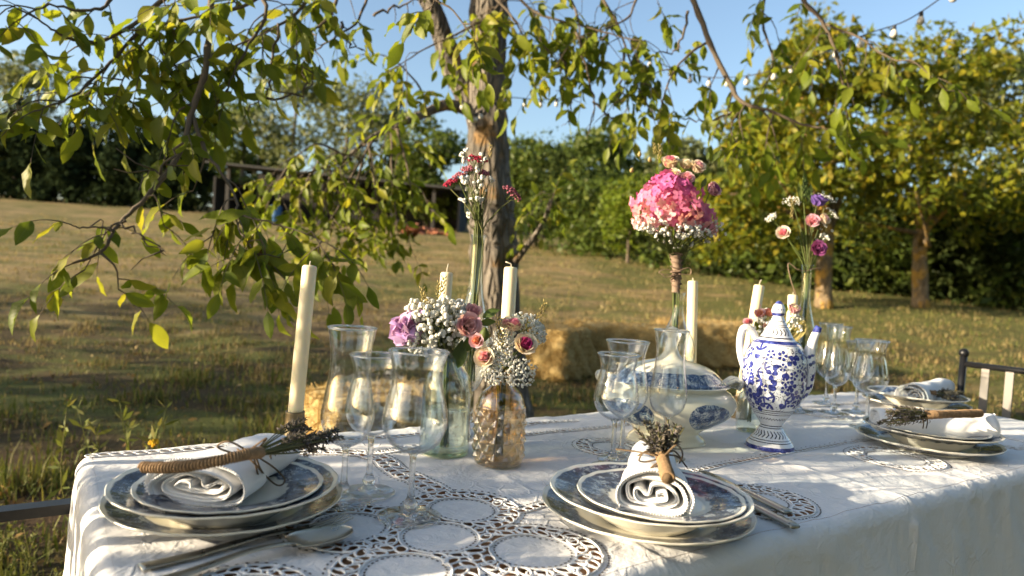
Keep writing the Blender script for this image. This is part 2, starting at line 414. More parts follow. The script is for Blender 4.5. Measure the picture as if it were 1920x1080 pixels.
# hedge bank behind them, shrub by shrub
hb = [(1010, 28, 2.4, 5.2, M_mid), (1085, 26, 2.6, 4.6, M_drk), (1130, 24, 2.0, 3.7, M_mid), (1255, 22, 2.2, 3.6, M_drk), (1330, 20, 2.0, 3.2, M_mid), (1420, 18.5, 2.0, 3.0, M_drk),
      (1510, 17.5, 1.9, 2.9, M_mid), (1610, 16.8, 1.9, 2.7, M_drk), (1690, 16.5, 1.8, 2.6, M_mid), (1780, 16, 1.8, 2.9, M_drk), (1880, 15, 1.7, 2.6, M_drk), (1990, 14.5, 1.7, 2.8, M_mid)]
hl = ['tall leafy shrub in the hedge just right of the leaning tree trunk', 'dark shrub in the hedge behind the shoot on the tree trunk', 'mid green shrub in the hedge left of the bright green bush', 'dark shrub in the hedge behind the pink hydrangea stems', 'mid green shrub in the hedge right of the pink hydrangea', 'dark shrub in the hedge above the short leaning candle',
      'mid green shrub in the hedge left of the lichened trunk', 'dark shrub in the hedge between the two walnut trunks', 'mid green shrub in the hedge beside the free standing trunk', 'dark shrub in the hedge right of the free standing trunk', 'dark shrub in the hedge above the metal chair', 'mid green shrub at the end of the hedge beyond the metal chair']
for (u, y, rw, h, mt), lb in zip(hb, hl):
    b = G(u, 540, y); cl = crown_clumps(b + (0, 0, h * .45), (rw, 1.3, h * .5), 16, .75 * h / 3)
    cl += [(b + (dx * rw, rng.uniform(-.5, .3), .35), (.7, .6, .5)) for dx in (-.8, -.3, .3, .8)]
    tree('hedge_shrub', lb, b, [b - (0, 0, .1), b + (0, 0, h * .3), b + (.1, 0, h * .6)], cl, 3600, .20, mt, M_twig, 'shrubs of the hedge bank', cat='shrub', tr=(.08, .04))
b = G(1178, 470, 21); tree('bright_bush', 'bright yellow green bush glowing in the sun before the hedge', b, [b - (0, 0, .1), b + (0, 0, .8), b + (.1, 0, 1.6)],
     crown_clumps(b + (0, 0, 1.55), (.95, .8, 1.15), 16, .5), 3200, .15, M_brt, M_twig, cat='shrub', tr=(.06, .03))

# trees behind the field
def far_tree(u, v_base, y, v_top, wpx, mt, label, n=4200, name='leafy_tree', size=.34, shape=.62, group='trees beyond the field'):
    b = G(u, v_base, y); top = at(u, v_top, y)[2]; H = top - b[2]; W = wpx / FPX * y / 2
    cl = crown_clumps(b + (0, 0, H * (1 - shape * .5)), (W, W * .8, H * shape * .5), 20, W * .34)
    cl += crown_clumps(b + (0, 0, H * .3), (W * .9, W * .6, H * .25), 8, W * .3)
    return tree(name, label, b, [b - (0, 0, .2), b + (0, 0, H * .35), b + (.2, 0, H * .75)], cl, n, size, mt, M_twig, group, limbs=4, tr=(.22, .08))
far_tree(1000, 460, 29, 238, 200, M_mid, 'feathery green tree just right of the leaning trunk, behind the hedge')
far_tree(1110, 470, 30, 238, 200, M_mid, 'feathery green tree rising behind the hedge left of the pink bouquet')
far_tree(1270, 490, 27, 250, 210, M_olive, 'grey green tree rising behind the pink bouquet')
far_tree(1400, 500, 26, 215, 220, M_mid, 'green tree behind the crown of the yellowing walnuts')
far_tree(1890, 540, 24, 60, 320, M_olive, 'tall grey green tree above the right end of the hedge', 5200)
far_tree(640, 420, 44, 128, 190, M_olive, 'pale olive green tree above the shed roof')
far_tree(540, 410, 46, 112, 210, M_olive, 'broad olive green tree left of the shed, with thin top')
far_tree(800, 430, 40, 205, 190, M_mid, 'dark tree over the right end of the shed')
far_tree(450, 400, 48, 170, 190, M_mid, 'mid green tree behind the hanging walnut branch')
far_tree(60, 370, 52, 75, 170, M_olive, 'grey leaved tree standing over the dark conifer bank')
far_tree(215, 380, 52, 190, 190, M_drk, 'dark bushy tree in the conifer bank behind the field')
far_tree(330, 385, 50, 215, 160, M_drk, 'dark bushy tree between the conifer bank and the shed')
def cypress(u, vb, y, vt, wpx, label):
    b = G(u, vb, y); H = at(u, vt, y)[2] - b[2]; W = wpx / FPX * y / 2
    cl = [(b + (rng.normal(0, W * .1), 0, H * (k + .5) / 14), (W * (1.0 - .9 * max(0, (k - 7) / 7.0) ** 1.5) * (.9 + .2 * rng.uniform()), W * .8, H / 16)) for k in range(14)]
    tree('cypress', label, b, [b - (0, 0, .2), b + (0, 0, H * .4), b + (0, 0, H * .92)], cl, 2600, .28, M_cyp, M_twig, 'cypresses beyond the field', tr=(.2, .05), flat=0, shell=.35, droop=-.8)
cypress(735, 420, 47, 148, 38, 'slim dark cypress just left of the leaning trunk')
cypress(338, 385, 50, 165, 58, 'dark cypress behind the forked walnut branch')
cypress(26, 368, 50, 165, 44, 'dark cypress standing over the far end of the conifer bank')
for u, y, h, wd, lb in ((-70, 50, 6.5, 130, 'dark conifer at the end of the bank, beyond the far cypress'), (40, 50, 6.2, 120, 'dark conifer in the bank under the grey leaved tree'), (130, 49, 6.3, 120, 'dark conifer in the middle of the bank behind the field'), (250, 48, 5.6, 120, 'dark conifer in the bank nearest the shed'), (330, 46, 4.2, 110, 'low dark conifer closing the bank before the shed')):
    b = G(u, 375, y); W = wd / FPX * y / 2
    cl = crown_clumps(b + (0, 0, h * .5), (W, 1.5, h * .46), 20, 1.0) + [(b + (dx * W, -.6, .7), (1.1, .8, .9)) for dx in (-.8, -.3, .3, .8)]
    tree('conifer', lb, b, [b - (0, 0, .2), b + (0, 0, h * .4), b + (0, 0, h * .8)], cl, 5200, .40, M_cyp, M_twig, 'conifers of the dark bank', tr=(.15, .06), flat=0, droop=-.6)

# the wood that closes the view behind the single trees
n_ = 22000; X_ = rng.uniform(-75, 34, n_); Y_ = 60 - np.clip(X_, 0, 40) * .55 + rng.normal(0, 1.6, n_); Z_ = gz(X_, Y_) + rng.uniform(0, 1, n_) ** .8 * (4.2 + 1.3 * np.sin(X_ * .45) + .8 * np.sin(X_ * 1.1))
o_ = bpy.data.objects.new('far_wood', fastmesh('far_wood', leaf_cloud(np.stack([X_, Y_, Z_], -1), .75), np.arange(n_ * 4).reshape(-1, 4), M_drk)); link(o_); tag(o_, 'dark far wood closing the view behind the trees', 'wood', None, 'stuff')
# trees off the view: those on the left shade the near field, the rest are added to block sky light
M_shade = leafmat('walnut_crown_leaves', [(.06, .09, .015), (.09, .12, .02), (.04, .06, .012)], .3)
for x, y, r, hc, n, sz, lb in ((-10.0, 2.6, (1.8, 2.2, 1.3), 2.25, 2700, .16, 'walnut tree on the sunny side of the near field'), (-12.5, 5.6, (2.0, 2.0, 1.2), 2.3, 1000, .16, 'walnut tree further up the sunny side of the field'),
                        (5.6, -2.6, (3.0, 2.2, 3.2), 3.7, 9000, .28, 'unseen walnut tree added behind the long side of the table to block sky light'), (1.2, -4.4, (3.4, 2.0, 3.4), 3.9, 9000, .28, 'unseen walnut tree added behind the viewer to block sky light'), (9.4, .8, (2.6, 3.0, 3.0), 3.6, 7000, .28, 'unseen walnut tree added beyond the end of the table to block sky light')):
    b = np.array([x, y, float(gz(x, y))]); tree('walnut_tree', lb, b, [b - (0, 0, .1), b + (0, .05, hc * .5), b + (.1, 0, hc)], crown_clumps(b + (0, 0, hc), r, 22, .8), n, sz, M_shade, M_bark2, 'walnut trees round the table', limbs=5, tr=(.17, .08))

# ------------------------------------------------------------------ open shed under the trees
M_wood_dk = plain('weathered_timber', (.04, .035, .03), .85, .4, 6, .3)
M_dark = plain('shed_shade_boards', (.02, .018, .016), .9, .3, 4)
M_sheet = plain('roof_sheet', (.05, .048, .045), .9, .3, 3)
M_tile = plain('terracotta', (.32, .12, .06), .85, .4, 5)
bx = G(630, 410, 37); t = thing('open_shed', bx, 'low dark open shed with timber posts under the trees', 'shed')
x0, x1 = at(400, 400, 37)[0], at(855, 400, 37)[0]; zb = float(gz(bx[0], 38)) - .2; y0 = 37
def shedroof():
    b = MB(); b.add([(x0 - .4, y0 - .5, zb + 3.15), (x1 + .3, y0 - .5, zb + 2.5), (x1 + .3, y0 + 6, zb + 3.1), (x0 - .4, y0 + 6, zb + 3.7),
                     (x0 - .4, y0 - .5, zb + 3.05), (x1 + .3, y0 - .5, zb + 2.4), (x1 + .3, y0 + 6, zb + 3.0), (x0 - .4, y0 + 6, zb + 3.6)],
                    [(0, 1, 2, 3), (7, 6, 5, 4), (0, 4, 5, 1), (1, 5, 6, 2), (2, 6, 7, 3), (3, 7, 4, 0)])
    return b
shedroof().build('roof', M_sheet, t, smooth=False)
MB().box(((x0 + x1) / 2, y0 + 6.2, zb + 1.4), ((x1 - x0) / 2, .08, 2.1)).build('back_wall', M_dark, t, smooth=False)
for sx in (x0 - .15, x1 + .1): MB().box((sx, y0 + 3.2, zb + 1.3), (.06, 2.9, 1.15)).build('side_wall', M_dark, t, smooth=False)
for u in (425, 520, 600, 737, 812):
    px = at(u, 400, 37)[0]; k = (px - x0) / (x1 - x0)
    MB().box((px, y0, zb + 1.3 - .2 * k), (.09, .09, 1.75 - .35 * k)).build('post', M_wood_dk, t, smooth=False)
p = G(517, 408, 36.6); t = thing('water_barrel', p, 'blue plastic barrel standing at the front of the shed', 'barrel')
MB().lathe([(0, 0), (.28, 0), (.3, .05), (.3, .3), (.32, .33), (.32, .36), (.3, .4), (.3, .8), (.27, .88), (0, .88)], 20).build('body', plain('blue_plastic', (.03, .10, .22), .5), t, world=False)
MB().lathe([(0, .885), (.06, .885), (.06, .92), (0, .92)], 10).build('cap', M_dark, t, world=False)
p = G(800, 440, 34); t = thing('roof_tile_heap', p, 'long low heap of orange roof tiles at the end of the shed', 'tiles')
for i in range(70):
    q = p + (rng.uniform(-1.3, 1.2), rng.uniform(-.5, .5), 0); q[2] = gz(q[0], q[1]) + rng.uniform(.03, .45) * max(.15, 1 - abs(q[0] - p[0] + .5) / 1.6)
    a = rng.uniform(0, pi); R = np.array(frame((rng.normal(0, .4), rng.normal(0, .4), 1), (cos(a), sin(a), 0))).T
    MB().box(q, (.22, .11, .022), R).build('roof_tile', M_tile, t, smooth=False)
# ------------------------------------------------------------------ the walnut tree over the table
TY = 4.3
tb = G(945, 700, TY)
walnut = thing('walnut_tree', tb, 'leaning old walnut tree with lichened bark and boughs hanging over the table', 'tree')
def pxtube(pts, y, seg=10, n=24, wob=.05):
    P = np.array([at(u, v, (y if not hasattr(y, '__len__') else y[0] + (y[1] - y[0]) * i / (len(pts) - 1))) for i, (u, v, h) in enumerate(pts)])
    D = np.array([p[1] for p in P]); R = np.array([h for u, v, h in pts]) * D / FPX
    Q = spline(P, n); RR = np.interp(np.linspace(0, 1, n), np.linspace(0, 1, len(R)), R)
    RR = RR * (1 + wob * np.sin(np.arange(n) * 1.7) + wob * .6 * np.sin(np.arange(n) * 4.1 + 1))
    return Q, RR
def trunkmesh(pts, y, n, seg, name):
    Q, RR = pxtube(pts, y, n=n); b = MB(); b.tube(Q, RR, seg)
    V = b.v[0]; k = np.arange(len(V)); c = np.repeat(Q, seg, 0)
    th = (k % seg) * 2 * pi / seg; row = k // seg
    q = 1 + .05 * np.sin(5 * th + row * .25) + .035 * np.sin(9 * th - row * .4) + .03 * np.sin(2 * th + row * .5)
    b.v[0] = c + (V - c) * q[:, None]
    return b.build(name, M_bark, walnut), Q
trunkmesh([(950, 860, 72), (943, 770, 55), (936, 650, 46), (932, 560, 43), (925, 450, 43), (920, 380, 42), (914, 270, 38), (915, 180, 34), (917, 90, 33), (916, 0, 35), (922, -130, 33), (935, -330, 26), (930, -700, 15)], TY, 64, 28, 'trunk')
trunkmesh([(918, 250, 26), (884, 190, 25), (856, 140, 22), (836, 85, 20), (815, 30, 19), (792, -30, 18), (745, -150, 14), (650, -330, 9), (560, -420, 5)], (TY + .10, TY - .25), 34, 14, 'limb')
trunkmesh([(890, 210, 14), (838, 197, 11), (792, 214, 8), (742, 236, 6), (690, 262, 4.5), (640, 305, 3)], (TY + .02, TY - .7), 20, 8, 'limb')
trunkmesh([(965, 490, 8), (992, 456, 6), (1018, 418, 4), (1032, 375, 2.5)], (TY - .1, TY - .25), 14, 7, 'limb')
trunkmesh([(930, -260, 20), (1040, -330, 16), (1200, -300, 12), (1420, -160, 8), (1520, -60, 6)], (TY, 3.0), 24, 8, 'limb')
trunkmesh([(925, -190, 20), (800, -330, 15), (600, -330, 11), (430, -190, 7), (392, -40, 4.5)], (TY, 2.0), 24, 8, 'limb')
for (u, v, y, r) in ((893, 45, TY - .12, .035),):
    p = at(u, v, y); MB().ball(p, r, 10, 7, .8).build('knot', M_bark, walnut)

LEAVES = []          # (branch object, matrix in world, distance)
def twigtube(P, r0, r1, parent=None, name='branch', n=None):
    P = np.asarray(P); n = n or max(4, len(P)); b = MB(); Q = spline(P, n) if len(P) < n else P
    k = np.arange(len(Q)); rr = np.linspace(r0, r1, len(Q)) * (1 + .12 * np.sin(k * 2.3))
    b.tube(Q, rr, 6); return b, Q
def compound(br, p, d, L, n, keep=1.0):
    """a walnut leaf: rachis with leaflets; d = growth direction"""
    d = unit(np.asarray(d, float)); rl = L * (.55 * n / 2 + .25)
    pts = [np.asarray(p, float)]; q = d.copy()
    for i in range(6):
        q = unit(q + np.array([0, 0, -.16])); pts.append(pts[-1] + q * rl / 6)
    pts = np.array(pts); side = unit(np.cross(q, (0, 0, 1)) + rng.normal(0, .2, 3))
    for i in range(n):
        if rng.uniform() > keep: continue
        if i == n - 1: a = pts[-1]; ax = q + rng.normal(0, .12, 3)
        else:
            k = 1.5 + 4.3 * (i // 2) / max(1, (n - 1) / 2); a = pts[min(6, int(k))]; s = 1 if i % 2 else -1
            ax = q * .55 + side * s * .85 + np.array([0, 0, -.30]) + rng.normal(0, .28, 3)
        ax = unit(ax); nm = unit(np.array([-.45, -.55, .55]) + rng.normal(0, .55, 3))
        x = np.cross(ax, nm); x = unit(x); z = np.cross(x, ax); l = L * .84 * rng.uniform(.62, 1.2) * (1.1 if i == n - 1 else 1)
        M = Matrix(((x[0] * l, ax[0] * l, z[0] * l, a[0]), (x[1] * l, ax[1] * l, z[1] * l, a[1]), (x[2] * l, ax[2] * l, z[2] * l, a[2]), (0, 0, 0, 1)))
        LEAVES.append((br, M, np.linalg.norm(a - CP) / l))
    return pts
BR = []
def bough(pts, y, *a, **k):
    if pts[0][1] < -5:      # bring the bough back to the stem, above the view
        p = at(pts[0][0], pts[0][1], y[0]); e = np.array([.02, 4.32, 3.9]); q = (p + e) / 2 + (0, 0, .35); n0 = at(pts[1][0], pts[1][1], y[0])
        MB().tube(spline([p + (n0 - p) * .02, p * .75 + q * .25 + (0, 0, .12), q, e], 12), np.linspace(a[0], a[0] * 2.6 + .008, 12), 6).build('limb', M_bark, walnut)
    bough3(np.array([at(u, v, y[0] + (y[1] - y[0]) * i / (len(pts) - 1)) for i, (u, v) in enumerate(pts)]), *a, **k)
def bough3(Ppx, r0, r1, L, step, f0=.0, tw=.22, keep=1.0, dens=1.0, nl=(5, 7), twigp=.7, down=.35):
    pts = Ppx; Ppx = np.array(Ppx, float)
    n = max(10, 4 * len(pts)); Q = spline(Ppx, n)
    Q[1:-1] += rng.normal(0, .0016, (n - 2, 3))
    b, _ = twigtube(Q, r0, r1, n=n)
    rach = MB(); lst = []
    seg = np.linalg.norm(np.diff(Q, axis=0), axis=1); cum = np.concatenate([[0], np.cumsum(seg)]); Ltot = cum[-1]
    br = [None]
    d = f0 * Ltot; sgn = 1
    while d <= Ltot + 1e-6:
        i = min(np.searchsorted(cum, d), n - 1); p = Q[i]; tdir = unit(Q[min(i + 1, n - 1)] - Q[max(i - 1, 0)])
        sgn = -sgn
        if rng.uniform() < dens:
            dirn = unit(tdir * .5 + CR * sgn * rng.uniform(.3, 1) + np.array([0, rng.normal(0, .5), 0]) + CU * rng.uniform(-.8, .5) - np.array([0, 0, down]))
            if rng.uniform() < twigp:
                l = tw * rng.uniform(.5, 1.2); mid = p + dirn * l * .5 + rng.normal(0, .012, 3) + (0, 0, .015); e = p + dirn * l + (0, 0, -.05 * l / .2)
                rach.tube(spline([p, mid, e], 6), np.linspace(r1 * .9 + .0008, .0012, 6), 5)
                for k in range(rng.integers(1, 4)): lst.append((e if k == 0 else (mid + e) / 2, unit(dirn + rng.normal(0, .55, 3))))
            else: lst.append((p, dirn))
        d += step * rng.uniform(.7, 1.3)
    lst.append((Q[-1], unit(Q[-1] - Q[-3])))
    parts = []
    for p, dd in lst:
        q = compound(len(BR), p, dd, L, int(rng.integers(*nl)) , keep); rach.tube(q, np.linspace(.0016, .0006, len(q)) * (L / .085), 4, cap=False)
    for V, k in zip(rach.v, range(len(rach.v))): pass
    off = b.n; b.v += rach.v; b.f += [tuple(i + off for i in f) for f in rach.f]; b.n += rach.n
    BR.append(b.build('branch', M_twig, walnut))
# left boughs, hanging close to the table
bough([(400, -40), (392, 60), (383, 139), (361, 205), (344, 267), (317, 322), (278, 367), (233, 411), (214, 433), (189, 472), (136, 494)], (1.95, 1.62), .010, .003, .088, .085, f0=.0, tw=.11, dens=.8, nl=(4, 7), down=.2)
bough([(214, 433), (180, 425), (150, 428), (130, 420)], (1.68, 1.62), .003, .0015, .085, .06, tw=.05, nl=(3, 5), down=.1)
bough([(340, -30), (289, 11), (239, 53), (178, 78), (128, 72), (100, 58), (61, 28)], (1.95, 1.75), .008, .002, .085, .068, tw=.12, down=.1)
bough([(290, 15), (239, 83), (194, 128), (150, 172), (106, 194), (64, 208)], (1.95, 1.70), .006, .002, .085, .068, tw=.10, nl=(5, 7), down=.15)
bough([(361, 215), (385, 285), (411, 317), (444, 378), (440, 402)], (1.85, 1.75), .006, .003, .088, .10, f0=.3, tw=.08, nl=(3, 6))
bough([(440, 400), (470, 410), (520, 420), (580, 440), (620, 460)], (1.75, 1.72), .003, .0015, .088, .042, tw=.07, down=.5, nl=(5, 7))
bough([(440, 402), (455, 440), (475, 470)], (1.75, 1.70), .003, .0015, .09, .04, tw=.07, down=.6, nl=(5, 7))
bough([(470, -40), (500, 20), (470, 80), (440, 130), (420, 190)], (2.1, 1.95), .007, .002, .085, .068, tw=.14, down=.1)
bough([(600, -40), (560, 20), (500, 60), (430, 90), (360, 110)], (2.3, 2.05), .007, .002, .085, .068, tw=.14, down=.1)
bough([(220, -40), (200, 10), (150, 20), (90, 10), (30, 40)], (1.9, 1.75), .006, .002, .085, .066, tw=.10, down=.05)
bough([(520, -30), (460, 10), (380, 30), (300, 50), (250, 110), (230, 150)], (2.0, 1.85), .006, .002, .085, .064, tw=.13, down=.1)
bough([(640, -40), (620, 30), (580, 60), (540, 100)], (2.5, 2.3), .007, .002, .085, .06, tw=.2)
# bare dead twigs
for pts, y in (([(690, -10), (660, 50), (600, 85), (565, 120)], 2.5), ([(640, 40), (650, 80), (680, 95)], 2.5), ([(522, 44), (514, 110), (503, 160), (494, 182), (470, 200)], 2.1), ([(494, 182), (545, 186), (580, 158), (590, 140)], 2.1),
               ([(1395, 195), (1330, 230), (1260, 215)], 3.0), ([(1080, 60), (1100, 130), (1112, 190), (1105, 250)], 3.0), ([(1050, 100), (1072, 170), (1068, 235)], 3.1), ([(1112, 190), (1140, 214), (1165, 222)], 3.0), ([(1170, 90), (1165, 160), (1150, 205)], 3.0), ([(1290, 20), (1270, 90), (1230, 100)], 3.0), ([(700, 30), (750, 10), (800, -5)], 2.7),
               ([(344, 267), (300, 318), (265, 326)], 1.75), ([(233, 411), (262, 440), (310, 473)], 1.7)):
    Q = spline([at(u, v, y) for u, v in pts], 14); Q[1:-1] += rng.normal(0, .006, (12, 3)); b = MB(); b.tube(Q, np.linspace(.006, .0018, 14) * y / 2.6, 5)
    for k in (5, 8, 10, 12):
        e = Q[k] + unit(rng.normal(0, 1, 3) + (0, 0, -.3)) * rng.uniform(.04, .11); b.tube([Q[k], (Q[k] + e) / 2 + rng.normal(0, .006, 3), e], [.0025, .0018, .001], 4)
    b.build('dead_twig', M_twig, walnut)
# cluster left of the trunk
for pts in ([(760, 228), (720, 250), (680, 270), (640, 305)], [(700, 262), (660, 330), (640, 380), (620, 410)], [(690, 262), (700, 330), (710, 400), (700, 430)], [(742, 236), (760, 300), (770, 350)], [(640, 305), (590, 320), (545, 330)], [(800, 214), (790, 170), (760, 130), (735, 110)], [(660, 300), (600, 270), (560, 290)], [(735, 240), (735, 330), (745, 430)], [(560, 290), (520, 340), (500, 390)], [(620, 320), (610, 380), (640, 430)], [(680, 300), (665, 370), (690, 420)], [(600, 300), (570, 350), (560, 400)]):
    bough(pts, (3.7, 3.5), .008, .003, .085, .085, tw=.20, down=.30, nl=(5, 8))
# top middle, over the trunk
bough([(760, -60), (800, -10), (850, 20), (880, 60)], (1.9, 1.85), .004, .002, .085, .08, f0=.5, tw=.06, dens=.8)
for pts in ([(940, -40), (1000, 20), (1060, 40), (1130, 60), (1200, 80)], [(1000, 20), (1010, 70), (1040, 110)], [(1100, -40), (1150, 30), (1180, 110), (1200, 170), (1230, 215)], [(900, -30), (960, 30), (990, 90)], [(1200, -40), (1180, 30), (1120, 60)], [(1040, -40), (1080, 20), (1090, 80)], [(980, -30), (900, 40), (800, 90), (735, 130)]):
    bough(pts, (3.2, 3.0), .008, .002, .09, .075, tw=.2, down=.3, nl=(5, 8), dens=.95)
# right, against the sky
bough([(1270, -60), (1300, 0), (1330, 80), (1370, 160), (1395, 195), (1440, 206), (1500, 232), (1540, 240)], (3.0, 2.7), .015, .004, .088, .07, f0=.45, tw=.16, down=.5, nl=(4, 7))
bough([(1330, 80), (1300, 95), (1260, 140), (1240, 200)], (3.0, 2.9), .007, .003, .085, .11, tw=.12)
bough([(1480, -50), (1510, 5), (1545, 45), (1570, 110), (1585, 190)], (2.9, 2.8), .012, .003, .088, .085, f0=.2, tw=.18, down=.4, dens=.9)
bough([(1545, 45), (1610, 70), (1660, 105), (1720, 120)], (2.9, 2.6), .006, .002, .09, .055, tw=.16, down=.5)
bough([(1395, 195), (1370, 240), (1390, 280)], (2.9, 2.8), .005, .002, .085, .08, tw=.10)
bough([(1440, -40), (1430, 40), (1450, 110), (1440, 150)], (3.3, 3.2), .008, .003, .09, .12, tw=.18)
bough([(1030, 400), (1034, 378), (1040, 360)], (4.1, 4.05), .005, .002, .10, .05, tw=.10, nl=(5, 7))
bough([(1000, 448), (990, 420), (1000, 395)], (4.15, 4.1), .005, .002, .09, .08, tw=.08)

# boughs reaching out over the left end of the table, above the armchair
for q in ([(-1.3, 2.3, 2.3), (-1.9, 1.5, 1.75), (-2.25, .8, 1.50), (-2.3, .1, 1.36)], [(-1.9, 1.5, 1.75), (-2.4, 1.25, 1.55), (-2.7, .9, 1.48)], [(-2.25, .8, 1.50), (-2.5, .45, 1.44), (-2.75, .2, 1.42)], [(-1.9, 1.5, 1.75), (-2.1, 1.1, 1.50), (-2.3, .9, 1.38)], [(-2.25, .8, 1.50), (-2.2, .55, 1.40), (-2.15, .35, 1.30)], [(-2.1, 1.1, 1.52), (-2.0, .95, 1.40), (-1.95, .85, 1.30)], [(-2.4, 1.25, 1.55), (-2.6, 1.05, 1.44), (-2.8, 1.0, 1.40)]):
    bough3(q, .010, .003, .095, .10, tw=.14, down=.0, nl=(5, 7), dens=.85)
M_leaf = leafmat('walnut_leaflets', [(.18, .24, .02), (.25, .31, .024), (.13, .19, .02), (.31, .35, .028), (.20, .26, .022), (.40, .38, .04), (.16, .22, .022)], .6, .45, .3, .18)
def veined(m):
    nt = m.node_tree; pb = [n for n in nt.nodes if n.type == 'BSDF_PRINCIPLED'][0]; tr = [n for n in nt.nodes if n.type == 'BSDF_TRANSLUCENT'][0]
    q = Mat.__new__(Mat); q.m = m; q.nt = nt; x, y, z = q.xyz(); ax = x.abs()
    v = (1.0 - ax.ss(.004, .014)).mx(1.0 - (((y - ax * 1.1) * 9.0).fract() - .5).abs().ss(.015, .07)) * .38
    bl = q.noise(5.0, 3).ss(.66, .74) * .55
    for sk, k in ((pb.inputs['Base Color'], 1.0), (tr.inputs['Color'], -1.0)):
        src = sk.links[0].from_socket; c = q.mix(v, src, (.42, .42, .14) if k > 0 else (.10, .13, .02)); q.put(sk, q.mix(bl, c, (.20, .13, .03)))
    q.put(pb.inputs['Normal'], q.bump(v, .35, .01)); return m
M_leafnear = M_leaf.copy(); M_leafnear.name = 'walnut_leaflets_near'; veined(M_leafnear)
M_leafdry = leafmat('withered_leaflets', [(.22, .09, .04), (.3, .16, .06)], .2, .7, .1)
def leaflet(bend, fold, wid):
    rows = 7; V = []; F = []
    for i in range(rows):
        y = i / (rows - 1); hw = wid * (sin(pi * min(1, y * .985 + .015)) ** .85) * (1.02 - .12 * y); z = -bend * y * y
        V += [(-hw, y, z + fold * hw + .03 * sin(i * 2)), (0, y, z), (hw, y, z + fold * hw - .03 * sin(i * 2.3))]
    for i in range(rows - 1):
        for j in range(2): a = i * 3 + j; F.append((a, a + 1, a + 4, a + 3))
    return V, F
LSH = ((.18, .30, .235), (.32, .45, .24), (.08, .2, .215), (.40, .55, .25), (.25, -.15, .22))
LM = []
for k, (bd, fo, wd) in enumerate(LSH):
    b = MB(); b.add(*leaflet(bd, fo, wd)); LM.append(b.mesh('leaf', M_leafnear))
LEAVES.sort(key=lambda q: q[2])
rest = {}
for i, (bi, M, dist) in enumerate(LEAVES):
    if i < 300:
        o = bpy.data.objects.new('leaf', LM[i % 5]); link(o, BR[bi]); o.matrix_local = Matrix.Translation(-parent_loc(BR[bi])) @ M
    else: rest.setdefault(0, []).append((i % 5, M))
b = MB()
for k, M in rest.get(0, []):
    V, F = leaflet(*LSH[k]); b.add(V, F, M)
b.build('foliage', M_leaf, walnut, kind='stuff')
# the crown of the same tree, high over the table
n_ = 3600; cl_ = [(np.array([rng.uniform(-2.6, 4.2), rng.uniform(-2.2, 3.6), 0]), rng.uniform(.35, .7)) for _ in range(34)]
cl_ = [(c + (0, 0, 3.3 + max(0, c[1]) * .42 + rng.uniform(0, 1.6)), np.array([r, r, r * .5])) for c, r in cl_]
V_ = leaf_cloud(clump_points(cl_, n_, .3), .17, .6, .3) - np.array(walnut.location); o_ = obj('upper_crown', fastmesh('upper_crown', V_, np.arange(n_ * 4).reshape(-1, 4), M_leaf), walnut); o_['kind'] = 'stuff'
for c, r in cl_[::3]:
    MB().tube(spline([np.array([.0, 4.3, 4.6]), (np.array([.0, 4.3, 4.6]) + c) / 2 + (0, 0, .4), c], 8), np.linspace(.04, .006, 8), 6).build('limb', M_bark, walnut)
# a bunch of withered leaves on the hanging branches
for (u, v, y) in ((478, 495, 1.72), (470, 505, 1.72), (486, 500, 1.71), (765, 440, 3.5), (775, 448, 3.5)):
    p = at(u, v, y); R = frame((rng.normal(), -1, rng.normal() * .3), (1, 0, 0)); m = LM[3].copy(); m.materials.clear(); m.materials.append(M_leafdry)
    o = bpy.data.objects.new('withered_leaf', m); link(o, walnut); o.matrix_local = Matrix.Translation(-parent_loc(walnut)) @ trs(p + (0, 0, .03), Matrix(((1, 0, 0), (0, 0, 1), (0, -1, 0))) @ R, .075)

# ------------------------------------------------------------------ string lights
M_cable = plain('cable', (.02, .02, .02), .6)
M_bulb = plain('frosted_bulb', (.55, .53, .48), .25, .05)
def string_lights(pts, bulbs, label, br=.02):
    P = spline([at(*q) for q in pts], 60); t = thing('string_lights', P[0], label, 'string lights', 'strings of bulbs hung from the walnut tree')
    b = MB(); b.tube(P, .003, 5); b.build('cable', M_cable, t)
    for f in bulbs:
        p = P[min(59, int(f * 59))]
        MB().lathe([(0, 0), (.009, 0), (.010, -.022), (0, -.022)], 8, M=Matrix.Translation(p)).build('socket', M_cable, t)
        MB().lathe([(.008, -.02), (.012, -.028), (br, -.028 - br * .8), (br * .98, -.028 - br * 1.3), (br * .6, -.028 - br * 1.75), (0, -.028 - br * 1.95)], 12, M=Matrix.Translation(p)).build('bulb', M_bulb, t)
string_lights([(1830, -60, 2.8), (1783, -18, 3.0), (1700, 38, 3.3), (1619, 66, 3.6), (1523, 108, 3.9), (1466, 128, 4.1), (1384, 144, 4.4), (1308, 142, 4.6), (1232, 116, 4.8), (1190, 88, 4.9)],
              [.11, .2, .27, .345, .4, .445, .5, .535, .59, .66, .71, .75, .80, .86, .92], 'string of round white bulbs running from the sky to the walnut boughs', .017)
string_lights([(905, 205, TY - .22), (950, 184, TY - .2), (1000, 186, TY - .1), (1050, 184, TY), (1100, 166, TY + .2), (1190, 90, 4.9)], [.2, .34, .47, .58, .7, .82], 'string of small white bulbs tied to the leaning trunk', .012)
string_lights([(838, 96, TY - .3), (852, 150, TY - .28), (868, 190, TY - .27), (885, 214, TY - .27), (905, 205, TY - .22)], [.25, .5, .62, .74, .86, .97], 'bunched end of bulb string hanging in the trunk fork', .013)

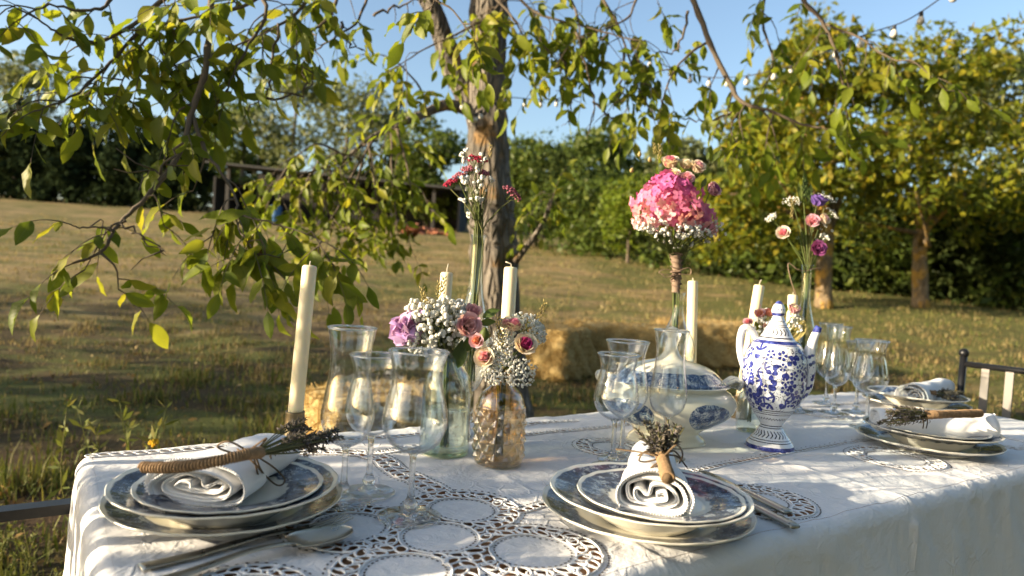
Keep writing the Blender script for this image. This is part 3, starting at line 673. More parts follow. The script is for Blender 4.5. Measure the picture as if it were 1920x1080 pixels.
# ------------------------------------------------------------------ hay bales
M_hay = None
def haymat():
    m = Mat('hay'); x, y, z = m.xyz()
    a = m.noise(1.0, 5, .7, vec=m.comb(x * 14.0, y * 70.0, z * 70.0)); bq = m.noise(1.0, 5, .7, vec=m.comb(x * 80.0, y * 18.0, z * 60.0)); f = (a + bq) * .5
    c = m.ramp(f, [(.28, (.12, .075, .025)), (.42, (.38, .26, .10)), (.55, (.60, .45, .20)), (.68, (.75, .60, .32))])
    return m.done(m.pbsdf(c, .8, m.bump(f, 1.0, .03), Specular_IOR_Level=.2))
M_hay = haymat(); M_straw = leafmat('straw_stalks', [(.6, .42, .16), (.45, .29, .09), (.7, .52, .24), (.32, .2, .07)], .25, .6, .2)
def bale(p, rz, L, W, H, label):
    t = thing('hay_bale', (p[0], p[1], gz(p[0], p[1])), label, 'hay bale', None, rz)
    n = 14; b = MB()
    for ax in range(3):
        for sg in (-1, 1):
            g = np.linspace(-1, 1, n); A, B = np.meshgrid(g, g); Z = np.full_like(A, sg)
            Pn = np.stack([(Z, A, B), (A, Z, B), (A, B, Z)][ax], -1).reshape(-1, 3)
            k = (np.abs(Pn) ** 14).sum(1) ** (-1 / 14); Pn = Pn * k[:, None]
            q = Pn * (L / 2, W / 2, H / 2) + (0, 0, H / 2)
            q = q + .018 * np.sin(q[:, [1, 2, 0]] * 23 + q[:, [2, 0, 1]] * 31) + .01 * np.sin(q[:, [2, 0, 1]] * 57)
            I = np.arange(n * n).reshape(n, n); F = np.stack([I[:-1, :-1], I[:-1, 1:], I[1:, 1:], I[1:, :-1]], -1).reshape(-1, 4)
            b.add(q, F.tolist())
    b.build('packed_hay', M_hay, t, world=False)
    m = 4200; f = rng.integers(0, 5, m); Pn = rng.uniform(-1, 1, (m, 3)); Pn[f == 0, 0] = 1; Pn[f == 1, 0] = -1; Pn[f == 2, 1] = 1; Pn[f == 3, 1] = -1; Pn[f == 4, 2] = 1
    P = Pn * (L / 2, W / 2, H / 2) + (0, 0, H / 2); d = unit(rng.normal(0, 1, (m, 3)) + Pn * .35); l = rng.uniform(.04, .11, m)[:, None]
    s = unit(np.cross(d, rng.normal(0, 1, (m, 3)))) * .0022
    V = np.stack([P - d * l * .4 - s, P - d * l * .4 + s, P + d * l * .6 + s * .5, P + d * l * .6 - s * .5], 1)
    o = obj('loose_straw', fastmesh('loose_straw', V, np.arange(m * 4).reshape(-1, 4), M_straw), t); o['kind'] = 'stuff'
    M_tw = M_cable
    for yy in (-W * .22, W * .22):
        MB().tube([(-L / 2 - .012, yy, .02), (-L / 2 - .012, yy, H), (-L / 2, yy, H + .012), (L / 2, yy, H + .012), (L / 2 + .012, yy, H), (L / 2 + .012, yy, .02)], .004, 4).build('baling_twine', M_straw, t, world=False)
bale(at(1052, 650, 6.2), radians(52), .62, .46, .43, 'sunlit golden hay bale at the left end of the bale row')
bale(at(1165, 650, 6.55), radians(10), 1.0, .46, .43, 'shaded hay bale in the middle of the row behind the glasses')
bale(at(1330, 650, 6.9), radians(8), 1.0, .46, .42, 'shaded hay bale at the far end of the row behind the candle')
bale(at(700, 700, 3.35), radians(40), .62, .46, .42, 'single sunlit hay bale behind the table, seen through the wine glasses')

# ------------------------------------------------------------------ table frame of reference
TA = radians(34); E1 = np.array([cos(TA), sin(TA), 0]); E2 = np.array([sin(TA), -cos(TA), 0]); TO = np.array([-.635, 1.015, 0])
TL, TW, TZ = 2.12, .70, .75
def tw(s, t, z=TZ):
    s = np.asarray(s, float); t = np.asarray(t, float)
    return TO + s[..., None] * E1 + t[..., None] * E2 + np.asarray(z, float)[..., None] * np.array([0, 0, 1.0])

# ------------------------------------------------------------------ metal chairs
M_iron = plain('black_iron', (.012, .012, .013), .38, .3, 30, 0, .002, Metallic=.3)
M_slat = plain('taupe_slat', (.17, .15, .13), .5, .15, 20)
M_seat = plain('dark_seat', (.03, .028, .026), .7, .3, 40)
def chair(org, face, label):
    """org: ground point under the middle of the backrest; face: direction the sitter looks"""
    t = thing('metal_chair', org, label, 'chair', None, atan2(face[1], face[0]) - pi / 2)
    W = .22
    for s in (-1, 1):
        b = MB(); b.tube([(s * W, 0, 0), (s * W, 0, .45), (s * W, -.012, .7), (s * W, -.02, .888)], .010, 10)
        o = b.build('back_post', M_iron, t, world=False); MB().ball((s * W, -.02, .899), .0145, 12, 8).build('finial', M_iron, o, world=False)
        b = MB(); b.tube([(s * W, .40, 0), (s * W, .40, .445)], .010, 8); b.build('front_leg', M_iron, t, world=False)
        b = MB(); b.box((s * W, .115, .672), (.014, .105, .0075)); b.box((s * W, .212, .56), (.008, .008, .105)); b.build('armrest', M_iron, t, world=False, smooth=False)
        b = MB(); b.box((s * W, .2, .43), (.009, .2, .014)); b.build('seat_rail', M_iron, t, world=False, smooth=False)
    b = MB(); b.tube([(-W, -.02, .866), (W, -.02, .866)], .009, 8); b.build('top_rail', M_iron, t, world=False)
    b = MB(); b.tube([(-W, -.004, .50), (W, -.004, .50)], .008, 8); b.build('lower_rail', M_iron, t, world=False)
    for i in range(6):
        x = -W + (i + 1) * 2 * W / 7
        R = np.array([(1, 0, 0), (0, 1, .04), (0, -.04, 1)]); MB().box((x, -.012, .683), (.0105, .003, .178), R).build('back_slat', M_slat, t, world=False, smooth=False)
    for y in (.01, .39): MB().box((0, y, .432), (W - .01, .009, .012)).build('seat_rail', M_iron, t, world=False, smooth=False)
    b = MB(); b.box((0, .205, .452), (W - .004, .195, .008)); b.build('seat', M_seat, t, world=False, smooth=False)
    return t
chair(tw(2.285, .45, 0.0), -E1, 'black metal armchair with taupe slatted back pulled up to the table end')
chair(tw(-.19, .222, 0.0), E1, 'black metal armchair whose armrest shows beside the corner of the tablecloth')
# ------------------------------------------------------------------ table
M_wood = Mat('table_wood'); _x, _y, _z = M_wood.xyz()
_n = M_wood.noise(1.0, 6, .6, vec=M_wood.comb((_x * E1[0] + _y * E1[1]) * 4.0, (_x * E2[0] + _y * E2[1]) * 60.0, 0.0), dist=.6)
M_wood = M_wood.done(M_wood.pbsdf(M_wood.ramp(_n, [(.3, (.24, .10, .035)), (.6, (.46, .23, .09)), (.75, (.56, .31, .14))]), .55))
tbl = thing('dining_table', tw(TL / 2, TW / 2, 0.0), 'long wooden table showing brown through the lace of its cloth', 'table')
for i in range(5):
    w_ = (TW - .03) / 5; MB().box(tw(TL / 2, .015 + w_ * (i + .5), .733), (TL / 2 - .015, w_ / 2 - .001, .0125), (E1, E2, (0, 0, 1))).build('plank', M_wood, tbl, smooth=False)
for s in (.08, TL - .08):
    for t_ in (.08, TW - .08): MB().box(tw(s, t_, .358), (.032, .032, .362), (E1, E2, (0, 0, 1))).build('leg', M_wood, tbl, smooth=False)
for t_ in (.06, TW - .06): MB().box(tw(TL / 2, t_, .67), (TL / 2 - .12, .012, .048), (E1, E2, (0, 0, 1))).build('apron', M_wood, tbl, smooth=False)

# ------------------------------------------------------------------ tablecloth with openwork
MED = [(.334, .525, .046, .073), (.404, .455, .046, .073), (.408, .602, .048, .076), (.262, .590, .046, .073), (.256, .452, .046, .073),
       (.812, .595, .045, .074), (1.29, .545, .055, .082), (1.715, .563, .045, .072), (.815, .28, .04, .065), (1.60, .22, .04, .065), (.12, .56, .03, .052)]
STR = [([(.30, .113), (.345, .135), (.385, .165), (.402, .21), (.398, .26), (.405, .33), (.41, .39)], .0165, .0205),
       ([(.24, .40), (.20, .345), (.195, .28), (.225, .21), (.28, .14), (.30, .113)], .015, .0205),
       ([(.385, .165), (.43, .165), (.47, .15)], .011, .017),
       ([(.46, .147), (.8, .145), (1.2, .147), (1.95, .145)], .0058, .0135),
       ([(.47, .492), (.60, .465), (.75, .452), (.88, .448), (1.1, .436), (1.40, .432), (1.95, .436)], .0060, .0135),
       ([(.02, .035), (.3, .06), (.45, .075), (.62, .07), (.9, .075)], .007, .016)]
SP = [np.array(spline(p, max(14, len(p) * 9))) for p, _, _ in STR]
def dpoly(s, t, P):
    d = np.full(s.shape, 9.0)
    for a, b in zip(P[:-1], P[1:]):
        ab = b - a; k = np.clip(((s - a[0]) * ab[0] + (t - a[1]) * ab[1]) / (ab @ ab), 0, 1)
        d = np.minimum(d, np.hypot(s - a[0] - k * ab[0], t - a[1] - k * ab[1]))
    return d
def sdf(s, t):
    o = np.full(np.shape(s), 9.0); i = np.full(np.shape(s), 9.0)
    for c0, c1, ri, ro in MED:
        d = np.hypot(s - c0, t - c1); o = np.minimum(o, d - ro); i = np.minimum(i, d - ri)
    for P, (_, hw, _) in zip(SP, STR): o = np.minimum(o, dpoly(s, t, P) - hw)
    return np.maximum(o, -i)
def wrinkle(s, t):
    s = np.asarray(s, float); t = np.asarray(t, float)
    a = s + .03 * np.sin(t * 17 + 2) + .02 * np.sin(t * 41); b = t + .03 * np.sin(s * 13 + 1) + .015 * np.sin(s * 37)
    z = .0011 * np.sin(a * 31 + 1.2 * np.sin(b * 19)) * np.sin(b * 23 + .7) + .0007 * np.sin(a * 71 + 2 * np.sin(b * 33)) * np.sin(b * 58) + .0004 * np.sin(a * 150 + b * 90) * np.sin(b * 131 - a * 60)
    # folds pulled towards the front edge and the left end
    e = np.clip((t - .55) / .15, 0, 1); z = z + .0012 * e * np.sin(s * 64 + 6 * np.sin(s * 5)) * np.sin(s * 23 + 1)
    e = np.clip((.14 - s) / .14, 0, 1); z = z + .0012 * e * np.sin(t * 60 + 5 * np.sin(t * 7))
    # pressed creases
    for pos, amp in ((1.052, .0028), (.53, .0018), (1.58, .0024), (.20, .0012), (.79, .0012), (1.32, .0014)): z = z + amp * np.exp(-np.abs(s - pos - .02 * (.4 - t)) / .0045)
    z = z + .0012 * np.exp(-np.abs(t - .35 - .01 * np.sin(s * 3)) / .006)
    return z + .0022
INS = .020; CRN = .045
def rr(s, t, ins):
    """signed distance to the rounded table outline moved in by ins"""
    qx = np.abs(s - TL / 2) - (TL / 2 - ins) + (CRN - ins * .5); qy = np.abs(t - TW / 2) - (TW / 2 - ins) + (CRN - ins * .5)
    return np.hypot(np.maximum(qx, 0), np.maximum(qy, 0)) + np.minimum(np.maximum(qx, qy), 0) - (CRN - ins * .5)
M_cloth = Mat('white_linen'); _g = M_cloth.noise(16, 5, .6); _fine = M_cloth.noise(700, 2)
_emb = M_cloth.vor(34, feature='DISTANCE_TO_EDGE'); _em = M_cloth.noise(7, 2).ss(.56, .62) * (1.0 - _emb.ss(.02, .07))
_c = M_cloth.mix(_g, (.74, .74, .75), (.82, .82, .82))
_sh = M_cloth.pbsdf(_c, .75, M_cloth.bump(_g * .6 + M_cloth.noise(38, 5, .65, dist=1.2) * .8 + (M_cloth.noise(9, 4, .6, dist=.8) * 2.0 - 1.0).abs() * .9 + _fine * .06 + _em * .35, .55, .006), Specular_IOR_Level=.25, Sheen_Weight=.15)
_tr = M_cloth.node('ShaderNodeBsdfTranslucent', None, Color=(.8, .78, .74)).outputs[0]
_mx = M_cloth.node('ShaderNodeMixShader'); M_cloth.put(_mx.inputs[0], .08); M_cloth.put(_mx.inputs[1], _sh); M_cloth.put(_mx.inputs[2], _tr)
M_cloth = M_cloth.done(_mx.outputs[0])
M_thread = plain('white_thread', (.80, .80, .80), .8, .06, 300)
M_hole = plain('stitch_shadow', (.035, .022, .015), .9)
cloth = thing('tablecloth', tw(TL / 2, TW / 2, .745), 'white linen tablecloth with openwork lace medallions draped over the long table', 'tablecloth')
def cloth_top():
    ds = .0038; ns = int(TL / ds) + 1; nt_ = int(TW / ds) + 1
    Sg, Tg = np.meshgrid(np.linspace(0, TL, ns), np.linspace(0, TW, nt_), indexing='ij')
    f = lambda s, t: np.maximum(rr(s, t, INS), -sdf(s, t))
    D = f(Sg, Tg); ok = D <= 0
    cell = ok[:-1, :-1] | ok[1:, :-1] | ok[:-1, 1:] | ok[1:, 1:]
    # a cell is kept when its centre lies on cloth, or nearly; stray corners snap to the edge
    Dc = (D[:-1, :-1] + D[1:, :-1] + D[:-1, 1:] + D[1:, 1:]) / 4; cell &= Dc < .0012
    use = np.zeros_like(ok)
    use[:-1, :-1] |= cell; use[1:, :-1] |= cell; use[:-1, 1:] |= cell; use[1:, 1:] |= cell
    S_, T_ = Sg.copy(), Tg.copy(); h = 1e-4
    for it in range(3):
        d = f(S_, T_); gx = (f(S_ + h, T_) - f(S_ - h, T_)) / (2 * h); gy = (f(S_, T_ + h) - f(S_, T_ - h)) / (2 * h); g = np.maximum(gx * gx + gy * gy, .2)
        k = use & ((d > 0) if it < 2 else (d > 0)); S_ = np.where(k, S_ - d * gx / g, S_); T_ = np.where(k, T_ - d * gy / g, T_)
    Z = TZ + wrinkle(S_, T_)
    P = tw(S_, T_, Z); I = np.arange(ns * nt_).reshape(ns, nt_)
    F = np.stack([I[:-1, :-1], I[:-1, 1:], I[1:, 1:], I[1:, :-1]], -1)[cell]
    used = np.zeros(ns * nt_, bool); used[F.ravel()] = True; rem = np.cumsum(used) - 1
    V = P.reshape(-1, 3)[used] - np.array(cloth.location); me = fastmesh('top', V, rem[F], M_cloth, True)
    return obj('top', me, cloth)
cloth_top()
def cloth_skirt():
    # outline walked counter clockwise, with outward normals
    pts = []; R = CRN; seg = []
    def line(a, b, n, nrm): seg.extend([(a[0] + (b[0] - a[0]) * k / n, a[1] + (b[1] - a[1]) * k / n, nrm[0], nrm[1]) for k in range(n)])
    def arc(c, a0, n): seg.extend([(c[0] + R * cos(a0 + k / n * pi / 2), c[1] + R * sin(a0 + k / n * pi / 2), cos(a0 + k / n * pi / 2), sin(a0 + k / n * pi / 2)) for k in range(n)])
    line((R, 0), (TL - R, 0), 300, (0, -1)); arc((TL - R, R), -pi / 2, 16); line((TL, R), (TL, TW - R), 100, (1, 0)); arc((TL - R, TW - R), 0, 16)
    line((TL - R, TW), (R, TW), 420, (0, 1)); arc((R, TW - R), pi / 2, 16); line((0, TW - R), (0, R), 140, (-1, 0)); arc((R, R), pi, 16)
    A = np.array(seg); n = len(A); s0, t0, nx, ny = A.T
    arcl = np.concatenate([[0], np.cumsum(np.hypot(np.diff(s0), np.diff(t0)))])
    rows = []; e = INS
    for a in np.linspace(0, pi / 2, 8):
        k = (1 - sin(a)) * e; S_ = s0 - nx * k; T_ = t0 - ny * k
        wr = wrinkle(S_, T_); rows.append((S_, T_, TZ - e * (1 - cos(a)) + wr * cos(a) - (0.0004 if a == 0 else 0) + nx * 0))
    corner = (np.abs(nx * ny) * 2)
    for d in np.concatenate([np.linspace(.008, .06, 7), np.linspace(.075, .275, 13)]):
        g = d / .275
        fold = .011 * g ** 1.2 * (np.sin(arcl * 9 + 2 * np.sin(arcl * 3)) + .5 * np.sin(arcl * 19 + 1.3 + 2 * np.sin(arcl * 5))) + .0026 * np.sin(arcl * 41 + 5 * np.sin(arcl * 7) + d * 25) * np.sin(arcl * 11 + d * 17) + .0009 * np.sin(arcl * 120 + 4 * np.sin(arcl * 13) + d * 90) * np.sin(arcl * 31 - d * 40)
        cr = .004 * np.exp(-np.abs(arcl - (TL - 2 * R + .07 + (TW - 2 * R) + .07 + TL - R - 1.04)) / .006) + .003 * np.exp(-np.abs(arcl - (TL - 2 * R + .07 + (TW - 2 * R) + .07 + TL - R - .53)) / .006)
        out = .006 * g + .03 * g * corner + fold + cr
        rows.append((s0 + nx * out, t0 + ny * out, TZ - e - d + 0 * nx))
    V = np.concatenate([tw(*r) for r in rows]); m = len(rows); F = []
    for i in range(m - 1):
        for j in range(n): j2 = (j + 1) % n; F.append((i * n + j, i * n + j2, (i + 1) * n + j2, (i + 1) * n + j))
    return obj('skirt', fastmesh('skirt', V - np.array(cloth.location), np.array(F)[:, ::-1], M_cloth, True), cloth)
cloth_skirt()
def lace():
    loops, cord, dots = MB(), MB(), MB(); cen = []
    th = np.arange(14) * 2 * pi / 14
    def loop(c, ax, a, b_, r=.0016):
        P = np.array([c + ax * a * cos(q) + np.array([-ax[1], ax[0]]) * b_ * sin(q) for q in th]); Z = TZ + .0028 + wrinkle(P[:, 0], P[:, 1]) * .3
        W = tw(P[:, 0], P[:, 1], Z); k = len(W); T = np.roll(W, -1, 0) - np.roll(W, 1, 0); T = unit(T); B = unit(np.cross(T, (0, 0, 1))); up = np.array([0, 0, 1.0])
        q4 = [(1, 0), (0, .6), (-1, 0), (0, -.6)]
        V = np.stack([W + B * r * x + up * r * y for x, y in q4], 1).reshape(-1, 3); F = []
        for i in range(k):
            for j in range(4): F.append((i * 4 + j, i * 4 + (j + 1) % 4, ((i + 1) % k) * 4 + (j + 1) % 4, ((i + 1) % k) * 4 + j))
        loops.add(V, F)
    def free(p, gap):
        if any(np.hypot(p[0] - q[0], p[1] - q[1]) < gap for q in cen): return False
        cen.append(p); return True
    for c0, c1, ri, ro in MED:
        rm = (ri + ro) / 2; n = int(2 * pi * rm / .0125); wdt = (ro - ri) / 2; n += n % 2
        for k in range(n):
            a = 2 * pi * k / n + rng.normal(0, .02); o_ = (1 if k % 2 else -1) * wdt * .44; d = np.array([cos(a), sin(a)]); tg = np.array([-d[1], d[0]]); p = np.array([c0, c1]) + d * (rm + o_ + rng.normal(0, .0007))
            if sdf(p[0], p[1]) > -.003 or not free(p, .0108): continue
            tl = (.55 if k % 2 else -.55) + rng.normal(0, .15); ax = tg * cos(tl) + d * sin(tl)
            loop(p, ax, .0103 * rng.uniform(.92, 1.1), .0062 * rng.uniform(.88, 1.12), .0017)
            if k % 2: loop(p - d * wdt * .45 + tg * .0062, d, wdt * .62, .0030, .0012)
    for P, (_, hw, sp) in zip(SP, STR):
        cl = np.concatenate([[0], np.cumsum(np.linalg.norm(np.diff(P, axis=0), axis=1))]); k = 0.0
        while k < cl[-1]:
            p = np.array([np.interp(k, cl, P[:, 0]), np.interp(k, cl, P[:, 1])]); p2 = np.array([np.interp(k + .003, cl, P[:, 0]), np.interp(k + .003, cl, P[:, 1])]); d = unit(p2 - p + 1e-9)
            if sdf(p[0], p[1]) < -.002 and free(p, sp * .8):
                if hw > .008:
                    nn = np.array([-d[1], d[0]])
                    for sg in (-1, 1):
                        c_ = p + nn * hw * .46 * sg + d * sp * .25 * sg; tl = .5 * sg + rng.normal(0, .15); loop(c_, d * cos(tl) + nn * sin(tl), sp * .48, hw * .42, .0016)
                    loop(p + d * sp * .5, nn, hw * .8, .0026, .0011)
                else: loop(p, d, sp * .50, hw * 1.0, .0013)
            k += sp
    # rolled edges and the row of stitched holes beside them
    def edge(Pfun, n, closed, holes, own=False):
        P = np.array([Pfun(k / n) for k in range(n + (0 if closed else 1))]); on = np.abs(sdf(P[:, 0], P[:, 1])) < .0012
        run = []
        idx = list(range(len(P))) + ([0] if closed else [])
        for i in idx:
            if on[i]: run.append(i)
            if (not on[i] or i == idx[-1]) and len(run) > 2:
                Q = P[run]; cord.tube(tw(Q[:, 0], Q[:, 1], TZ + .0012 + wrinkle(Q[:, 0], Q[:, 1])), .0013, 5, flat=.6)
            if not on[i]: run = []
        nrm = unit(np.roll(P, -1, 0) - np.roll(P, 1, 0)); nrm = np.stack([nrm[:, 1], -nrm[:, 0]], 1)
        step = max(1, int(round(.0072 / (np.linalg.norm(P[1] - P[0]) + 1e-9))))
        for i in range(1, len(P) - 1, step):
            for sg, off in holes:
                q = P[i] + nrm[i] * sg * off
                if sdf(q[0], q[1]) > .0025 and 0.01 < q[1] < TW - .02 and (own or all(math.hypot(q[0] - m_[0], q[1] - m_[1]) > m_[2] for m_ in MED)):
                    d = np.array([-nrm[i][1], nrm[i][0]]); hh = (.0019, .0012); z = TZ + .0006 + wrinkle(q[0], q[1])
                    cs = [q + d * hh[0] * x + nrm[i] * hh[1] * y for x, y in ((-1, -.6), (0, -1), (1, -.6), (1, .6), (0, 1), (-1, .6))]
                    cs = np.array(cs); dots.add(tw(cs[:, 0], cs[:, 1], TZ + .0007 + wrinkle(cs[:, 0], cs[:, 1])), [(0, 1, 2, 3, 4, 5)])
    for c0, c1, ri, ro in MED:
        edge(lambda k: (c0 + ri * cos(2 * pi * k), c1 + ri * sin(2 * pi * k)), 110, True, ((-1, .0055),), True)
        edge(lambda k: (c0 + ro * cos(2 * pi * k), c1 + ro * sin(2 * pi * k)), 160, True, ((1, .0065),))
    for P, (_, hw, _) in zip(SP, STR):
        dd = unit(np.gradient(P, axis=0)); nn = np.stack([dd[:, 1], -dd[:, 0]], 1); L = np.linalg.norm(np.diff(P, axis=0), axis=1).sum(); m = int(L / .0036)
        for sg in (-1, 1):
            Q = P + nn * hw * sg
            edge(lambda k: (np.interp(k, np.linspace(0, 1, len(Q)), Q[:, 0]), np.interp(k, np.linspace(0, 1, len(Q)), Q[:, 1])), m, False, ((sg, .0055),) if hw > .008 else ((sg, .008),) if sg > 0 else ())
    loops.build('lace_loops', M_thread, cloth, kind='stuff'); cord.build('rolled_edges', M_thread, cloth, kind='stuff'); dots.build('stitched_holes', M_hole, cloth, kind='stuff', smooth=False)
lace()
CZ = TZ + .0035       # where things stand

# ------------------------------------------------------------------ plates
def platemat(name, R, r0, r1, c0=None, cream=(.80, .77, .67), dark=1.0):
    m = Mat(name); x, y, z = m.xyz(); r = (x * x + y * y).sqrt() / R; a = y.atan2(x)
    n1 = m.noise(70, 5, .7); v1 = m.vor(55); v2 = m.vor(130); sw = m.noise(28, 3, .6, dist=2.5)
    scroll = (((sw * 9.0).fract() - .5).abs()).lt(.16); flor = v1.lt(.30) * (n1 + v2 * .5).lt(.78)
    ink = (scroll * .75).mx(flor * 1.0) * .75 + n1.ss(.38, .62) * .55
    pr = m.ramp(ink, [(.04, (.36, .40, .42)), (.18, (.08, .12, .20)), (.4, (.016, .034, .085)), (.9, (.005, .011, .036))])
    edge = sw * .03 + (a * 24.0).sin() * .012
    msk = (r + edge).ss(r0 - .01, r0 + .02) * (1.0 - (r + edge * .3).ss(r1 - .012, r1 + .008))
    if c0: msk = msk.mx((1.0 - (r + edge).ss(c0 - .02, c0 + .01)) * n1.ss(.40, .5))
    msk = msk * z.gt(c_under(R))
    col = m.mix(msk * .96, cream, pr)
    col = m.mix(m.noise(9, 4).ss(.5, .8) * .12, col, (.60, .54, .36))
    return m.done(m.pbsdf(col, .16, m.bump(m.noise(40, 3), .05, .002), Specular_IOR_Level=.4, Coat_Weight=.1, Coat_Roughness=.08))
def c_under(R): return .0045
def scal(R, lobes=12, amp=.017):
    def f(r, z, th):
        k = (r / R) ** 6
        lob = np.abs(np.cos(th * lobes / 2)) ** .6 * .6 + np.abs(np.cos(th * lobes + .5)) * .25
        return 1 + amp * k * (lob - .5), .0005 * k * np.cos(th * lobes)
    return f
def plate(kind):
    b = MB()
    if kind == 'dinner': R = .135; pr = [(0, .004), (.07, .004), (.082, .0045), (.09, .008), (.096, .0115), (.115, .015), (.128, .019), (.1335, .0212), (.135, .0218), (.1352, .0206), (.133, .0182), (.115, .0118), (.097, .0075), (.088, .003), (.084, 0), (.078, 0), (.076, .0015), (0, .0015)]
    if kind == 'soup': R = .127; pr = [(0, .006), (.05, .0065), (.066, .011), (.078, .020), (.086, .029), (.092, .0335), (.105, .0365), (.119, .0405), (.1255, .0428), (.127, .0434), (.1272, .0420), (.125, .0398), (.105, .0330), (.091, .0295), (.084, .024), (.075, .0145), (.064, .006), (.058, .0035), (.056, 0), (.051, 0), (.049, .0025), (0, .0025)]
    if kind == 'dessert': R = .105; pr = [(0, .0038), (.052, .0038), (.062, .005), (.069, .0082), (.075, .0100), (.09, .0118), (.1, .0140), (.1038, .0152), (.105, .0156), (.1052, .0145), (.1035, .0128), (.09, .0088), (.076, .0065), (.068, .0035), (.062, 0), (.057, 0), (.055, .0014), (0, .0014)]
    kk = {'dinner': .132, 'soup': .1235, 'dessert': .1015}[kind] / R; zk = .88 if kind == 'soup' else 1.0; b.lathe([(r * kk, z * zk) for r, z in pr], 132, scal(R, 16 if kind != 'dinner' else 18)); return b.mesh('plate', {'dinner': M_pl_d, 'soup': M_pl_s, 'dessert': M_pl_t}[kind])
M_pl_d = platemat('printed_dinner_plate', .132, .68, .962); M_pl_s = platemat('printed_soup_plate', .1235, .69, .962); M_pl_t = platemat('printed_dessert_plate', .1015, .62, .958, .44)
PM = {k: plate(k) for k in ('dinner', 'soup', 'dessert')}
def put(name, me, loc, label, cat, rz=0, group=None, R3=None):
    o = bpy.data.objects.new(name, me); link(o); o.location = tuple(float(q) for q in loc)
    if R3 is not None: o.rotation_euler = R3.to_euler()
    else: o.rotation_euler = (0, 0, rz)
    return tag(o, label, cat, group)
def setting(c, rz, where):
    """c: centre of each plate of the stack"""
    for k, p in c.items():
        zz = {'dinner': 0, 'soup': .0048, 'dessert': .0275}[k]
        nm = {'dinner': 'wide blue printed plate at the bottom of the stack ', 'soup': 'deep cream soup plate with blue rim in the stack ', 'dessert': 'small scalloped blue printed plate on top of the stack '}[k]
        put({'dinner': 'dinner_plate', 'soup': 'soup_plate', 'dessert': 'dessert_plate'}[k], PM[k], (p[0], p[1], CZ + zz), nm + where, 'plate', rz + {'dinner': .1, 'soup': .9, 'dessert': 1.7}[k], 'blue printed plates')
    return CZ + .0275 + .004 if 'dessert' in c else CZ + .02
zL = setting({'dinner': (-.322, .810), 'soup': (-.315, .790), 'dessert': (-.3085, .784)}, .2, 'beside the left armchair')
zR = setting({'dinner': (.186, .864), 'soup': (.186, .850), 'dessert': (.197, .842)}, 1.0, 'below the tureen')
zF = setting({'dinner': (.862, 1.392), 'soup': (.867, 1.390), 'dessert': (.872, 1.394)}, 2.0, 'right of the blue jug')
_px = onz(1716, 752, CZ + .02); zX = setting({'dinner': _px, 'soup': (_px[0] + .004, _px[1])}, 2.6, 'before the slatted chair')

# ------------------------------------------------------------------ napkins
M_nap = Mat('white_napkin'); _q = M_nap.noise(220, 2); _w = M_nap.noise(30, 4)
M_nap = M_nap.done(M_nap.pbsdf(M_nap.mix(_w, (.76, .76, .77), (.84, .84, .84)), .85, M_nap.bump(_q * .4 + _w, .35, .003), Specular_IOR_Level=.2, Sheen_Weight=.2))
ROLL = [(.93, .10), (1.0, .42), (.80, .80), (.35, .99), (-.25, 1.0), (-.78, .82), (-1.0, .48), (-.90, .14), (-.45, .0), (.25, .0), (.72, .06), (.84, .34), (.66, .66), (.22, .83), (-.30, .84), (-.72, .66), (-.80, .42), (-.66, .20), (-.22, .12), (.30, .13), (.60, .26), (.58, .50), (.26, .68), (-.12, .66), (-.20, .44), (-.42, .62), (-.58, .52), (-.52, .34), (-.28, .26), (.08, .26), (.36, .36), (.30, .52), (.08, .52), (.02, .40)]
